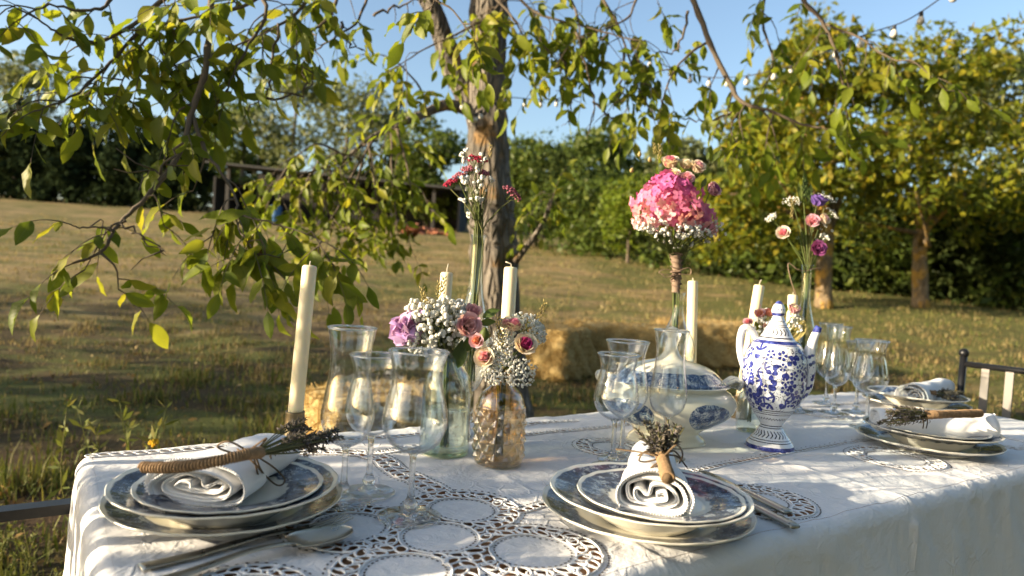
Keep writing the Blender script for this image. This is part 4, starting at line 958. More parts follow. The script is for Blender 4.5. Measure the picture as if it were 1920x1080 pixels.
def napkin(p0, p1, z, w0, w1, h0, h1, label, flip=1, pinch=.55, seed=0):
    """folded and loosely rolled cloth lying from p0 to p1; the open end of the roll shows at p0"""
    r_ = np.random.default_rng(seed)
    p0 = np.array([p0[0], p0[1], z]); p1 = np.array([p1[0], p1[1], z]); ax = unit(p1 - p0); sd = np.array([ax[1], -ax[0], 0]) * flip; L = np.linalg.norm(p1 - p0); up = np.array([0, 0, 1.0])
    C0 = np.array(ROLL); C0 = C0 + r_.normal(0, .018, C0.shape) * np.minimum(1, np.arange(len(C0)) / 8)[:, None]
    nt_, nl = 200, 26; Cs = spline(C0, nt_); T = unit(np.gradient(Cs * (w0 / 2, h0), axis=0)); Nn = np.stack([-T[:, 1], T[:, 0]], 1); o = thing('rolled_napkin', (p0 + p1) / 2, label, 'napkin'); ends = []
    def layer(off, th_, back):
        V = np.zeros((2, nl, nt_, 3))
        for i in range(nl):
            k = i / (nl - 1); sq = 1 - .2 * math.exp(-((k - pinch) / .12) ** 2); w_ = (w0 + (w1 - w0) * k) * sq; h_ = (h0 + (h1 - h0) * k) * (1 - .3 * (1 - sq))
            wb_ = 1 + .012 * np.sin(np.arange(nt_) * .11 + k * 7) + .008 * np.sin(np.arange(nt_) * .37 + k * 19)
            for s in (0, 1):
                q = Cs * (w_ / 2, h_) * wb_[:, None] + Nn * (off + s * th_)
                z_ = np.maximum(q[:, 1], .0006 + .0010 * s) + .0012 * np.sin(k * 17 + q[:, 0] * 90) * (q[:, 1] > .5 * h_)
                lead = (back + .004 * np.sin(np.arange(nt_) * .045 + seed) + .0015 * np.sin(np.arange(nt_) * .3)) * (1 - k)
                V[s, i] = p0 + ax * (L * k + lead)[:, None] + sd * q[:, 0][:, None] + up * z_[:, None]
        F = []; N = nl * nt_
        for s in (0, 1):
            for i in range(nl - 1):
                for j in range(nt_ - 1):
                    a = s * N + i * nt_ + j; q = (a, a + 1, a + nt_ + 1, a + nt_); F.append(q if s else q[::-1])
        for j in range(nt_ - 1):
            F.append((j, j + 1, N + j + 1, N + j)); a = (nl - 1) * nt_ + j; F.append((a + 1, a, N + a, N + a + 1))
        for i in range(nl - 1):
            for j in (0, nt_ - 1): a = i * nt_ + j; F.append((a, N + a, N + a + nt_, a + nt_))
        b = MB(); b.add(V.reshape(-1, 3), F); b.build('cloth_layer', M_nap, o); return V[0, 0]
    e = layer(0, .0016, 0); layer(.0024, .0015, .003)
    hm = MB(); cl = np.concatenate([[0], np.cumsum(np.linalg.norm(np.diff(e, axis=0), axis=1))])
    for d in np.arange(0, cl[-1] * .5, .0034): hm.ball([np.interp(d, cl, e[:, k]) for k in range(3)] - ax * .0004, .0013, 5, 4)
    hm.build('hem', M_nap, o); return o
nL = napkin(onz(362, 912, zL + .02), onz(512, 838, zL + .02), zL, .118, .075, .046, .038, 'rolled white napkin on the plates beside the left armchair', flip=-1, seed=1)
nR = napkin(onz(1228, 930, zR + .02), onz(1222, 852, zR + .02), zR, .088, .060, .048, .042, 'rolled white napkin on the plates below the tureen', seed=3)
nF = napkin(onz(1862, 803, zF + .02), onz(1640, 782, zF + .02), zF - .004, .060, .075, .050, .042, 'rolled white napkin on the plates right of the blue jug', pinch=.45, seed=5)
nX = napkin(onz(1708, 742, zX + .02), onz(1770, 722, zX + .02), zX, .078, .06, .050, .040, 'rolled white napkin on the deep plate before the slatted chair', seed=8)

# ------------------------------------------------------------------ lavender bundles
M_twine = plain('jute_twine', (.26, .165, .085), .9, .6, 170, .5, .001)
M_twine_dk = plain('jute_cord', (.12, .078, .04), .9, .3, 300)
M_lav = leafmat('dried_lavender', [(.11, .10, .09), (.17, .15, .12), (.07, .065, .065), (.22, .19, .14), (.12, .105, .12)], .1, .8, .1)
M_lstem = leafmat('lavender_stems', [(.13, .14, .06), (.18, .17, .08)], .1, .8, .1)
def lavender(pts, r, tip, spread, nsp, label, loops=(), sl=.07):
    """pts: handle from the cut end to the binding; tip: where the flower heads reach"""
    P = spline(pts, 90); t = thing('lavender_bundle', P[45], label, 'lavender'); k = np.arange(90)
    b = MB(); b.tube(P, r * .8, 8); b.build('stalk_core', M_twine_dk, t)
    Lh = np.linalg.norm(np.diff(P, axis=0), axis=1).sum(); nw = int(Lh / .0034); N = nw * 11; x_ = np.linspace(0, 1, N); C3 = np.stack([np.interp(x_, np.linspace(0, 1, 90), P[:, q]) for q in range(3)], 1); T3 = unit(np.gradient(C3, axis=0)); S3 = unit(np.cross(T3, (0, 0, 1))); U3 = np.cross(S3, T3); a_ = x_ * nw * 2 * pi
    rw = r * .82 * (1 + .05 * np.sin(x_ * 9) + .03 * np.sin(x_ * 61)); b = MB(); b.tube(C3 + (S3 * np.cos(a_)[:, None] + U3 * np.sin(a_)[:, None]) * rw[:, None],   .00145 * (1 + .12 * np.sin(x_ * 333)), 5, up=(0.3, 0.2, 1)); b.build('twine_wrap', M_twine, t)
    tip = np.asarray(tip, float); ax = unit(tip - P[-1]); L = np.linalg.norm(tip - P[-1]); st = MB(); s1 = unit(np.cross(ax, (0, 0, 1))); s2 = np.cross(s1, ax)
    heads = []
    for i in range(nsp):
        a = rng.uniform(0, 2 * pi); q = sqrt(rng.uniform(0, 1)); l = L * rng.uniform(.55, 1.05)
        e = P[-1] + ax * l + (s1 * cos(a) * 1.25 + s2 * sin(a) * .75) * q * spread * (l / L); m_ = (P[-2] + e) / 2 + (s1 * cos(a) + s2 * sin(a)) * q * spread * .15
        Q = spline([P[-3] + (s1 * cos(a) + s2 * sin(a)) * r * .5, m_, e], 8); st.tube(Q, .0009, 4, cap=False); heads.append(Q)
    st.build('stems', M_lstem, t, kind='stuff')
    for Q in heads:
        hb_ = MB(); d = unit(Q[-1] - Q[-3]); ln = sl * rng.uniform(.6, 1.1); n = int(16 + 10 * rng.uniform())
        for j in range(n):
            f = j / n; c = Q[-1] - d * ln * (1 - f) ; off = unit(rng.normal(0, 1, 3)); off -= d * (off @ d); off = unit(off)
            c2 = c + off * .0034 * (1.1 - .5 * f); e = c2 + (d * .8 + off * .7) * .0058; s_ = unit(np.cross(off, d)) * .0016
            hb_.add([c, c2 + s_, e, c2 - s_, c2 + off * .0014], [(0, 1, 4), (1, 2, 4), (2, 3, 4), (3, 0, 4), (0, 3, 2, 1)])
        hb_.build('flower_spike', M_lav, t, smooth=False)
    for Lp in loops:
        b = MB(); b.tube(spline(Lp, 26), .0011, 5); b.build('twine_loop', M_twine_dk, t)
    return t
def h(u, v, z): return onz(u, v, z)
zl = zL + .045
lavender([h(268, 876, zL + .040), h(330, 876, zL + .050), h(400, 866, zL + .062), h(462, 852, zL + .068), h(490, 848, zL + .066)], .0060, h(592, 812, zL + .052), .030, 22, 'lavender bundle with long jute wrapped handle across the left napkin',
    loops=([h(472, 850, zl + .014), h(430, 828, zl + .03), h(408, 838, zl + .02), h(440, 850, zl + .012), h(476, 852, zl + .012)], [h(476, 850, zl + .014), h(500, 822, zl + .035), h(470, 842, zl + .02)], [h(478, 852, zl + .01), h(492, 885, zl - .02), h(520, 910, zL + .008), h(534, 900, zL + .008), h(515, 878, zl - .022), h(482, 856, zl + .006)], [h(476, 858, zl + .01), h(484, 890, zl - .02), h(492, 905, zL + .006)],
           [h(445, 842, zL + .052), h(478, 870, zL + .045), h(500, 895, zL + .012)]), sl=.055)
zr = zR + .05
lavender([h(1253, 897, zr + .002), h(1248, 880, zr + .006), h(1243, 862, zr + .010), h(1240, 848, zr + .012)], .0082, h(1232, 795, zr + .055), .026, 20, 'short lavender bundle with jute handle on the napkin below the tureen',
    loops=([h(1240, 858, zr + .012), h(1212, 846, zr + .02), h(1198, 862, zr + .008), h(1210, 866, zr + .004), h(1236, 860, zr + .010)], [h(1240, 857, zr + .012), h(1200, 848, zr + .012), h(1155, 842, zr + .006)], [h(1242, 858, zr + .012), h(1268, 835, zr + .035), h(1280, 852, zr + .01), h(1274, 868, zr - .02)], [h(1242, 858, zr + .012), h(1262, 845, zr + .02), h(1276, 858, zr - .006)],
           [h(1243, 860, zr + .012), h(1220, 878, zr + .0), h(1236, 872, zr + .002)], [h(1185, 862, zR + .02), h(1210, 848, zr + .004), h(1240, 852, zr + .008), h(1270, 856, zr), h(1288, 876, zR + .02)]), sl=.05)
zf = zF + .042
lavender([h(1838, 775, zf + .010), h(1800, 776, zf + .012), h(1760, 777, zf + .014), h(1735, 778, zf + .012)], .0082, h(1650, 778, zf + .006), .030, 24, 'lavender bundle with brown handle lying on the napkin right of the blue jug',
    loops=([h(1733, 772, zf + .016), h(1739, 790, zf), h(1736, 806, zF + .004)], [h(1727, 772, zf + .016), h(1732, 790, zf), h(1730, 806, zF + .004)]), sl=.055)
lavender([h(1738, 735, zX + .03), h(1748, 736, zX + .03), h(1756, 737, zX + .03)], .007, h(1802, 745, zX + .02), .032, 22, 'lavender bundle beside the napkin before the slatted chair', sl=.05)

# ------------------------------------------------------------------ cutlery
M_silver = Mat('old_silver'); _n = M_silver.noise(30, 4); M_silver = M_silver.done(M_silver.pbsdf(M_silver.mix(_n, (.36, .33, .26), (.62, .59, .50)), M_silver.noise(60, 3) * .2 + .2, None, Metallic=1.0))
def bar(P, W, H, n=40, seg=8):
    """flat tapering bar through the points; W, H = half widths and half heights at the points"""
    Q = spline(P, n); x = np.linspace(0, 1, n); w_ = np.interp(x, np.linspace(0, 1, len(W)), W); h_ = np.interp(x, np.linspace(0, 1, len(H)), H)
    T = unit(np.gradient(Q, axis=0)); B = unit(np.cross(T, (0, 0, 1))); U = np.cross(B, T); th = np.arange(seg) * 2 * pi / seg
    V = Q[:, None] + np.cos(th)[None, :, None] * w_[:, None, None] * B[:, None] + np.sin(th)[None, :, None] * h_[:, None, None] * U[:, None]; F = []
    for i in range(n - 1):
        for j in range(seg): j2 = (j + 1) % seg; F.append((i * seg + j, i * seg + j2, (i + 1) * seg + j2, (i + 1) * seg + j))
    F += [tuple(range(seg))[::-1], tuple((n - 1) * seg + j for j in range(seg))]
    return V.reshape(-1, 3), F
def spoon(p0, p1, label):
    p0 = np.array([p0[0], p0[1], CZ]); p1 = np.array([p1[0], p1[1], CZ]); ax = unit(p1 - p0); sd = np.array([ax[1], -ax[0], 0]); L = np.linalg.norm(p1 - p0); bl = .070; up = np.array([0, 0, 1.0])
    t = thing('spoon', p0, label, 'cutlery'); hl = L - bl
    b = MB(); b.add(*bar([p0 + up * .003, p0 + ax * hl * .3 + up * .005, p0 + ax * hl * .7 + up * .012, p0 + ax * (hl - .006) + up * .011, p0 + ax * (hl + .01) + up * .006], [.0095, .0085, .0048, .0036, .0065], [.0012, .0013, .0017, .002, .0015])); b.build('handle', M_silver, t)
    n, m = 20, 13; V = []; F = []
    for s in (0, 1):
        for i in range(n):
            k = i / (n - 1); wd = .0225 * (max(0, 1 - (abs(k * 2 - .92) / 1.08) ** 2.6)) ** .5 * (1.03 - .12 * k)
            for j in range(m):
                x = j / (m - 1) * 2 - 1; dep = .010 * (1 - x * x) * sin(pi * min(1, k * .96 + .02)) ** .8
                V.append(p0 + ax * (hl + bl * k) + sd * wd * x + up * (.0125 - dep - s * .0013))
    for s in (0, 1):
        for i in range(n - 1):
            for j in range(m - 1): a = s * n * m + i * m + j; q = (a, a + 1, a + m + 1, a + m); F.append(q if s else q[::-1])
    for i in range(n - 1):
        for j in (0, m - 1): a = i * m + j; F.append((a, a + m, a + m + n * m, a + n * m))
    b = MB(); b.add(V, F); b.build('bowl', M_silver, t)
def fork(p0, p1, label):
    p0 = np.array([p0[0], p0[1], CZ]); p1 = np.array([p1[0], p1[1], CZ]); ax = unit(p1 - p0); sd = np.array([ax[1], -ax[0], 0]); L = np.linalg.norm(p1 - p0); up = np.array([0, 0, 1.0]); t = thing('fork', p0, label, 'cutlery')
    hl = L - .052
    b = MB(); b.add(*bar([p0 + up * .002, p0 + ax * hl * .3 + up * .003, p0 + ax * hl * .68 + up * .007, p0 + ax * hl * .86 + up * .006, p0 + ax * hl + up * .003, p0 + ax * (hl + .006) + up * .003], [.0095, .0085, .0045, .0034, .0115, .0118], [.0012, .0013, .0016, .0018, .0011, .0011], 50)); b.build('handle', M_silver, t)
    for x in (-.0098, -.0033, .0033, .0098):
        b = MB(); b.add(*bar([p0 + ax * (hl + .002) + sd * x + up * .003, p0 + ax * (hl + .028) + sd * x + up * .004, p0 + ax * L + sd * x * .95 + up * .009], [.0019, .0018, .0009], [.0011, .0010, .0006], 10, 6)); b.build('tine', M_silver, t)
def knife(p0, p1, label):
    p0 = np.array([p0[0], p0[1], CZ]); p1 = np.array([p1[0], p1[1], CZ]); ax = unit(p1 - p0); L = np.linalg.norm(p1 - p0); up = np.array([0, 0, 1.0]); t = thing('knife', p0, label, 'cutlery')
    b = MB(); b.add(*bar([p0 + up * .004, p0 + ax * .01 + up * .0045, p0 + ax * L * .4 + up * .005, p0 + ax * L * .46 + up * .005], [.006, .0095, .0075, .0062], [.002, .0036, .0036, .0034])); b.build('handle', M_silver, t)
    b = MB(); b.add(*bar([p0 + ax * L * .44 + up * .005, p0 + ax * L * .6 + up * .005, p0 + ax * L * .9 + up * .005, p0 + ax * L + up * .004], [.006, .0095, .009, .0012], [.0012, .0009, .0009, .0006])); b.build('blade', M_silver, t)
spoon(onz(255, 1098, CZ + .004), onz(660, 988, CZ + .013), 'tarnished silver spoon lying across the fork on the cloth edge')
fork(onz(262, 1064, CZ + .002), onz(655, 966, CZ + .009), 'silver fork half hidden under the spoon')
knife(onz(1492, 1000), onz(1300, 905), 'silver knife with its broad handle end on plain cloth right of the plates')
knife(onz(1478, 972), onz(1310, 890), 'silver knife with its handle end on the lace ring right of the plates')
# ------------------------------------------------------------------ glass
def thinglass(name, tint=(1, 1, 1), refl=1.0, base=.035):
    """blown glass so thin that it hardly bends the view: clear wall, mirror at grazing angles"""
    m = Mat(name); lw = S(m.nt, m.node('ShaderNodeLayerWeight', None, Blend=.5).outputs['Facing'])
    f = (lw._m('POWER', 3.0) * .60 + base) * refl
    a = m.node('ShaderNodeBsdfTransparent', None, Color=m.mix(lw._m('POWER', 5.0) * .9, tint, tuple(q * .35 for q in tint))).outputs[0]
    g = m.node('ShaderNodeBsdfGlossy', None, Color=(1, 1, 1), Roughness=.015).outputs[0]
    x = m.node('ShaderNodeMixShader'); m.put(x.inputs[0], f); m.put(x.inputs[1], a); m.put(x.inputs[2], g); return m.done(x.outputs[0])
def solidglass(name, col=(1, 1, 1), ior=1.48, rough=0.0, clear=.0):
    m = Mat(name); g = m.pbsdf(col, rough, None, Transmission_Weight=1.0, IOR=ior)
    if clear:
        t = m.node('ShaderNodeBsdfTransparent', None, Color=col).outputs[0]; x = m.node('ShaderNodeMixShader'); m.put(x.inputs[0], clear); m.put(x.inputs[1], g); m.put(x.inputs[2], t); return m.done(x.outputs[0])
    return m.done(g)
M_thin = thinglass('wine_glass_wall', (.985, .995, 1), 1.3, .04); M_stem = solidglass('solid_glass', (.97, .98, .98), 1.46, 0, .25)
M_thin2 = thinglass('vase_wall', (.97, .99, .98), 1.2, .04)
def arcprof(pts, n): return spline(np.array(pts, float), n)
GL = {
 'tall': dict(H=.221, st=.070, bowl=[(.004, .070), (.014, .0735), (.026, .084), (.0325, .102), (.0330, .115), (.0295, .138), (.0258, .162), (.0252, .185), (.0275, .205), (.0302, .221)], fr=.036),
 'big': dict(H=.201, st=.078, bowl=[(.004, .078), (.016, .081), (.030, .091), (.0385, .109), (.0390, .122), (.0345, .146), (.0300, .165), (.0305, .180), (.0335, .192), (.0362, .201)], fr=.0385),
 'small': dict(H=.183, st=.076, bowl=[(.004, .076), (.014, .079), (.027, .088), (.0355, .104), (.0360, .116), (.0320, .138), (.0282, .154), (.0285, .166), (.0312, .176), (.0340, .183)], fr=.035)}
def glass(kind):
    g = GL[kind]; out = {}
    P = arcprof(g['bowl'], 34); inn = P.copy(); inn[:, 0] = np.maximum(P[:, 0] - .0011, .0005); inn[:, 1] += .0016 * np.linspace(1, 0, len(P)) ** 3
    b = MB(); b.lathe(np.vstack([[(0.0005, P[0, 1])], P, [(P[-1, 0] - .0005, P[-1, 1] + .0005)], inn[::-1], [(0.0004, inn[0, 1])]]), 44); out['bowl'] = b.mesh('bowl', M_thin)
    b = MB(); fr = g['fr']; st = g['st']
    b.lathe(arcprof([(.0005, .0006), (fr * .9, .0004), (fr, .0014), (fr * .9, .0024), (fr * .4, .0046), (.009, .008), (.0062, .0115), (.0085, .0150), (.0080, .0190), (.0048, .025), (.0040, .034), (.0037, st * .7), (.0042, st * .93), (.0070, st + .0015), (.0005, st + .002)], 60), 28)
    out['stem'] = b.mesh('stem', M_stem)
    b = MB(); r, z = P[-1]; a = np.arange(9) * pi / 4; b.lathe([(r - .0005 + .0013 * cos(q), z + .0013 * sin(q)) for q in a], 48); out['rim'] = b.mesh('rim', M_stem); return out
GM = {k: glass(k) for k in GL}
def putglass(kind, x, y, label, rz=0):
    t = thing('wine_glass', (x, y, CZ), label, 'glass', None, rz)
    for k in ('bowl', 'stem', 'rim'): obj(k, GM[kind][k], t)
    return t
putglass('tall', -.198, .864, 'tall slim tulip glass beside the left stack of plates')
putglass('big', -.107, .823, 'wide tulip glass standing on the lace before the clear bottle')
putglass('small', -.1745, .905, 'small tulip glass behind the pair of glasses near the spoon')
putglass('small', .178, 1.10, 'small tulip glass in front of the tureen handle')
putglass('big', .199, 1.145, 'wide tulip glass between the small glass and the tureen')
putglass('tall', .281, 1.185, 'tall slim tulip glass in front of the tureen knob')
p = at(1572, 640, 1.735); putglass('tall', p[0], p[1], 'tall slim tulip glass just right of the blue jug spout')
p = at(1634, 660, 1.567); putglass('big', p[0], p[1], 'wide tulip glass before the far deep plate')
p = at(1556, 640, 1.88); putglass('tall', p[0], p[1], 'tall tulip glass half hidden behind another tall glass')
p = at(1612, 660, 1.77); putglass('small', p[0], p[1], 'small tulip glass half hidden behind the wide far glass')

# ------------------------------------------------------------------ candles
M_wax = Mat('ivory_wax'); M_wax = M_wax.done(M_wax.pbsdf(M_wax.mix(M_wax.noise(20, 3), (.78, .68, .43), (.84, .76, .53)), .42, None, Subsurface_Weight=.35, Subsurface_Radius=(.012, .008, .003), Subsurface_Scale=.6, Specular_IOR_Level=.4))
M_brass = plain('dull_brass', (.20, .155, .085), .45, .3, 60, 0, .002, Metallic=.6)
M_glow = M_wax
M_wick = plain('wick', (.62, .56, .44), .9)
def candle(u, vt, y, label, tilt=(0, 0), top=None, Hh=.05, r=.0125, wick=(.004, .01)):
    pt = at(u, vt, y) if top is None else np.asarray(top, float); base = np.array([pt[0], pt[1], CZ])
    z0 = CZ + Hh; L = pt[2] - z0; tx, ty = tilt
    base = base - np.array([tx * L, ty * L, 0]); a = base + (0, 0, Hh - .012); e = pt
    t = thing('taper_candle', a, label, 'candle'); ax = unit(e - a); R = frame(ax); Lc = np.linalg.norm(e - a)
    MB().lathe([(0, 0), (r * .98, 0), (r, .004), (r * .99, Lc * .5), (r * .96, Lc - .004), (r * .8, Lc - .001), (r * .25, Lc), (0, Lc - .001)], 26, M=trs(a, R)).build('wax', M_wax, t)
    MB().tube(spline([e - ax * .002, e + ax * .004 + (0, 0, .001), e + np.array([wick[0], 0, wick[1]])], 6), .0011, 5).build('wick', M_wick, t)
    hld = thing('candle_holder', base, label.replace('candle', 'candle').split(' candle')[0] + ' candle holder' if False else 'small brass holder under the ' + label, 'candle holder')
    MB().lathe([(0, 0), (r * 1.75, 0), (r * 1.75, .004), (r * 1.35, .007), (r * 1.25, Hh - .003), (r * 1.28, Hh), (r * 1.06, Hh), (r * 1.05, Hh - .014), (0, Hh - .014)], 24).build('cup', M_brass, hld, world=False)
    return t
candle(581, 497, 1.15, 'tall ivory candle beside the left tulip glasses', (.045, 0), wick=(.001, .006))
candle(838, 510, 1.32, 'ivory candle behind the lilac and white bouquet', (.02, 0), wick=(.002, .016))
candle(958, 500, 1.22, 'ivory candle with bent wick behind the amber bottle', (.0, 0), wick=(-.010, .008))
candle(1299, 526, 1.66, 'slim ivory candle behind the tureen', (-.045, 0), r=.0125, wick=(.0, .006))
candle(1424, 534, 1.60, 'leaning ivory candle behind the blue jug', (.10, 0), wick=(.004, .012))
candle(1487, 552, 1.72, 'short pale candle beside the slender vase of roses', (0, 0), wick=(0, .005))

# ------------------------------------------------------------------ blue and white jug
def jugmat(part):
    m = Mat('painted_jug_' + part); x, y, z = m.xyz(); a = y.atan2(x); r = .058
    white = m.mix(m.noise(12, 3), (.74, .75, .78), (.80, .81, .84)); ink = m.ramp(m.noise(130, 4, .65), [(.32, (.010, .012, .085)), (.5, (.028, .035, .20)), (.68, (.10, .13, .42))]); black = (.012, .012, .035)
    cu = a * r; v = m.comb(cu, z, 0.0)
    def stripe(z0, hw): return (z - z0).abs().lt(hw)
    if part == 'body':
        vv = m.comb(cu + m.noise(30, 1) * .006, z + m.noise(26, 1) * .004, 0.0)
        dots = m.vor(150, vec=m.comb(cu, z, 5.0), rnd=1.0, dim='2D').lt(.16) * m.noise(40, 1).gt(.5)
        st = ((m.noise(34, 1, .5, vec=v) * 8.0).fract() - .5).abs().lt(.035)
        zone = z.band(.078, .196)
        line = (dots.mx(st * m.noise(18, 1).gt(.55))) * zone
        line = line.mx(stripe(.0755, .0009)).mx(stripe(.0715, .0006)).mx(stripe(.0675, .0007)).mx(stripe(.0435, .0009)).mx(stripe(.0395, .0007)).mx(stripe(.0145, .0007)).mx(stripe(.0185, .0006))
        wav = (z - .058 - (a * 34.0).sin() * .0014).abs().lt(.0009)
        chev = (((a * 4.1 + (z - .028).abs() * 95.0).fract()) - .5).abs().lt(.16) * z.band(.0225, .0345)
        line = line.mx(wav).mx(chev)
        wash = stripe(.2035, .0030).mx(z.lt(.0075)).mx(stripe(.199, .0006))
        col = m.mix(wash, white, ink); col = m.mix(line, col, black)
    elif part == 'lid':
        chev = (((a * 3.3 + (z - .222).abs() * 80.0).fract()) - .5).abs().lt(.15) * z.band(.2165, .2285)
        line = stripe(.2115, .0012).mx(stripe(.2325, .0007)).mx(stripe(.2355, .0005)).mx(chev).mx((z - .2425 - (a * 14.0).sin() * .0008).abs().lt(.0007))
        dd = (((a * 2.6).fract() - .5).abs().lt(.22)) * z.band(.2635, .2670)
        col = m.mix(z.gt(.2755).mx(z.band(.2525, .2585)).mx(dd), m.mix(line, white, black), ink)
    else:
        tr = m.vor(62, vec=m.comb(x * 1.0, z, 1.0), rnd=.8, dim='2D').lt(.24).mx(m.vor(62, vec=m.comb(x + .006, z + .004, 1.0), rnd=.8, dim='2D').lt(.22)); dt = m.vor(150).lt(.16)
        zone = z.band(.09, .185) if part == 'spout' else z.band(5.0, 6.0)
        col = m.mix(tr.mx(dt) * zone, white, ink)
        if part == 'spout': col = m.mix(z.gt(.2265), col, ink)
        else: col = m.mix((((x * 55.0 + z * 40.0) * 6.0).fract().lt(.4)) * z.gt(.205) * x.gt(-.06), col, black)
    return m.done(m.pbsdf(col, .12, None, Specular_IOR_Level=.5, Coat_Weight=.4, Coat_Roughness=.05))
jp = onz(1443, 838, CZ); jug = thing('lidded_jug', (jp[0], jp[1], CZ), 'blue and white painted jug with pointed lid, handle and spout', 'jug', None, radians(-12)); jug.scale = (.97, .97, 1.0)
k_ = 1.32 / FPX
jprof = [(0, .0), (.0440, .0), (.0455, .002), (.0455, .006), (.0430, .010), (.034, .022), (.0255, .034), (.0210, .0405), (.0205, .044), (.0245, .051), (.0312, .060), (.0375, .069), (.0480, .087), (.0555, .105), (.0600, .124), (.0612, .144), (.0600, .162), (.0560, .180), (.0490, .195), (.0425, .2035), (.0385, .2065), (.0355, .2075), (.0340, .2076), (.0330, .204), (.0, .203)]
MB().lathe(spline(jprof, 90), 64).build('body', jugmat('body'), jug, world=False)
def painted():
    """brush-painted flowers, hearts and leaves on the body"""
    pr = spline(jprof, 400); k0 = np.argmin(np.abs(pr[:, 1] - .06)); prz = pr[k0:k0 + 260]; prz = prz[prz[:, 1] < .2035]; o_ = np.argsort(prz[:, 1]); zz_, rz_ = prz[o_, 1], prz[o_, 0]
    R = lambda z: np.interp(z, zz_, rz_); g = np.random.default_rng(21)
    def surf(a, z, lift=.00025): r = R(z) + lift; return np.array([r * np.cos(a), r * np.sin(a), z])
    mot, lin = MB(), MB(); P = []
    def blob(a, z, rot, l, w_, egg=.35):
        c, s_ = cos(rot), sin(rot); ring = []
        for q in np.arange(12) * pi / 6:
            x = l * cos(q); y = w_ * sin(q) * (1 + egg * cos(q)); ring.append(surf(a + (x * c - y * s_) / R(z), z + (x * s_ + y * c) * .97))
        mot.add([surf(a, z)] + ring, [(0, 1 + k, 1 + (k + 1) % 12) for k in range(12)])
    def stroke(pts, w_=.0005):
        Q = spline(pts, 12); lin.tube([surf(a, z, .0001) for a, z in Q], np.linspace(w_, w_ * .4, 12), 4, cap=False)
    tries = 0
    while tries < 5000:
        tries += 1; a = g.uniform(0, 2 * pi); z = g.uniform(.081, .193); r = R(z)
        if any(math.hypot(((a - b + pi) % (2 * pi) - pi) * r, z - y) < .0136 for b, y in P): continue
        P.append((a, z)); rot = g.uniform(0, 2 * pi); kind = g.integers(0, 4); sz = g.uniform(1.45, 1.85)
        mv = lambda d, t: (a + d * cos(t) / r, z + d * sin(t))
        if kind == 0:
            for t in (rot, rot + 2.1, rot - 2.1): blob(*mv(.0034 * sz, t), t, .0032 * sz, .0027 * sz)
        elif kind == 1:
            for t in (rot + .55, rot - .55): blob(*mv(.0024 * sz, t), t, .0038 * sz, .0026 * sz)
        elif kind == 2:
            for t in (rot + .5, rot - .5, rot + 1.5): blob(*mv(.0042 * sz, t), t, .0042 * sz, .0015 * sz, .2)
        else:
            for q in range(5): blob(*mv(.0034 * sz, rot + q * 1.257), rot + q * 1.257, .0020 * sz, .0017 * sz)
        stroke([(a, z), mv(.0045, rot + pi + .4), mv(.0085, rot + pi - .2), mv(.0105, rot + pi - .7)])
        for q in range(3): t = rot + pi + .9 + q * .25; blob(*mv(.0072 + .0003 * q, t), 0, .0006, .0006)
    mot.build('painted_motifs', M_ink, jug, world=False); lin.build('painted_vines', M_inkline, jug, world=False)
M_ink = Mat('cobalt_brushwork'); M_ink = M_ink.done(M_ink.pbsdf(M_ink.ramp(M_ink.noise(240, 4, .65), [(.30, (.012, .014, .10)), (.5, (.03, .038, .22)), (.70, (.10, .13, .42))]), .15, None, Coat_Weight=.4, Coat_Roughness=.05)); M_inkline = plain('dark_brush_line', (.02, .02, .07), .2)
painted()
MB().lathe(spline([(0, .206), (.0335, .206), (.0345, .2085), (.0320, .2115), (.0270, .219), (.0220, .229), (.0165, .2385), (.0125, .246), (.0105, .2505), (.0098, .2525), (.0112, .2545), (.0128, .260), (.0125, .266), (.0102, .272), (.0060, .2785), (.0020, .2815), (0, .282)], 60), 40).build('lid', jugmat('lid'), jug, world=False)
P = spline([(.045, 0, .090), (.055, 0, .115), (.0605, 0, .145), (.061, 0, .170), (.0635, 0, .196), (.0695, 0, .218), (.0765, 0, .2375)], 34)
MB().tube(P, np.interp(np.linspace(0, 1, 34), [0, .2, .45, .7, 1], [.006, .0150, .0145, .0090, .0068]), 18).build('spout', jugmat('spout'), jug, world=False)
P = spline([(-.036, 0, .2035), (-.045, 0, .2170), (-.055, 0, .2260), (-.0650, 0, .2220), (-.0690, 0, .202), (-.0675, 0, .178), (-.0620, 0, .158), (-.0565, 0, .146)], 34)
MB().tube(P, np.interp(np.linspace(0, 1, 34), [0, .3, .7, 1], [.0062, .0075, .0066, .0055]), 14).build('handle', jugmat('handle'), jug, world=False)

# ------------------------------------------------------------------ soup tureen
def tureenmat(part):
    m = Mat('cream_tureen_' + part); x, y, z = m.xyz(); cream = (.76, .72, .58)
    n1 = m.noise(60, 5, .7); sw = m.noise(26, 3, .6, dist=2.5); ink = m.ramp((((sw * 8.0).fract() - .5).abs().lt(.2)) * .5 + n1.ss(.35, .62) * .7, [(.1, (.5, .53, .52)), (.5, (.10, .16, .28)), (.9, (.02, .04, .11))])
    if part == 'lid':
        r = ((x / .128).sq() + (y / .100).sq()).sqrt(); msk = (r + sw * .05).band(.70, .92)
    elif part == 'body':
        a = y.atan2(x); d1 = (((a + 1.02) / .46).sq() + ((z - .062 + (a + 1.02) * .012) / .026).sq()).sqrt(); d2 = (((a + 2.55) / .46).sq() + ((z - .062) / .026).sq()).sqrt()
        msk = (d1.mn(d2) + sw * .12).lt(1.06)
    else: msk = n1.gt(.55) * .6
    return m.done(m.pbsdf(m.mix(msk, cream, ink), .14, None, Specular_IOR_Level=.5, Coat_Weight=.4, Coat_Roughness=.06))
tp = onz(1248, 826, CZ); tur = thing('soup_tureen', (tp[0], tp[1], CZ), 'cream soup tureen with blue printed medallions, shell handles and knobbed lid', 'tureen', None, radians(4))
ex, ey = 1.0, .80
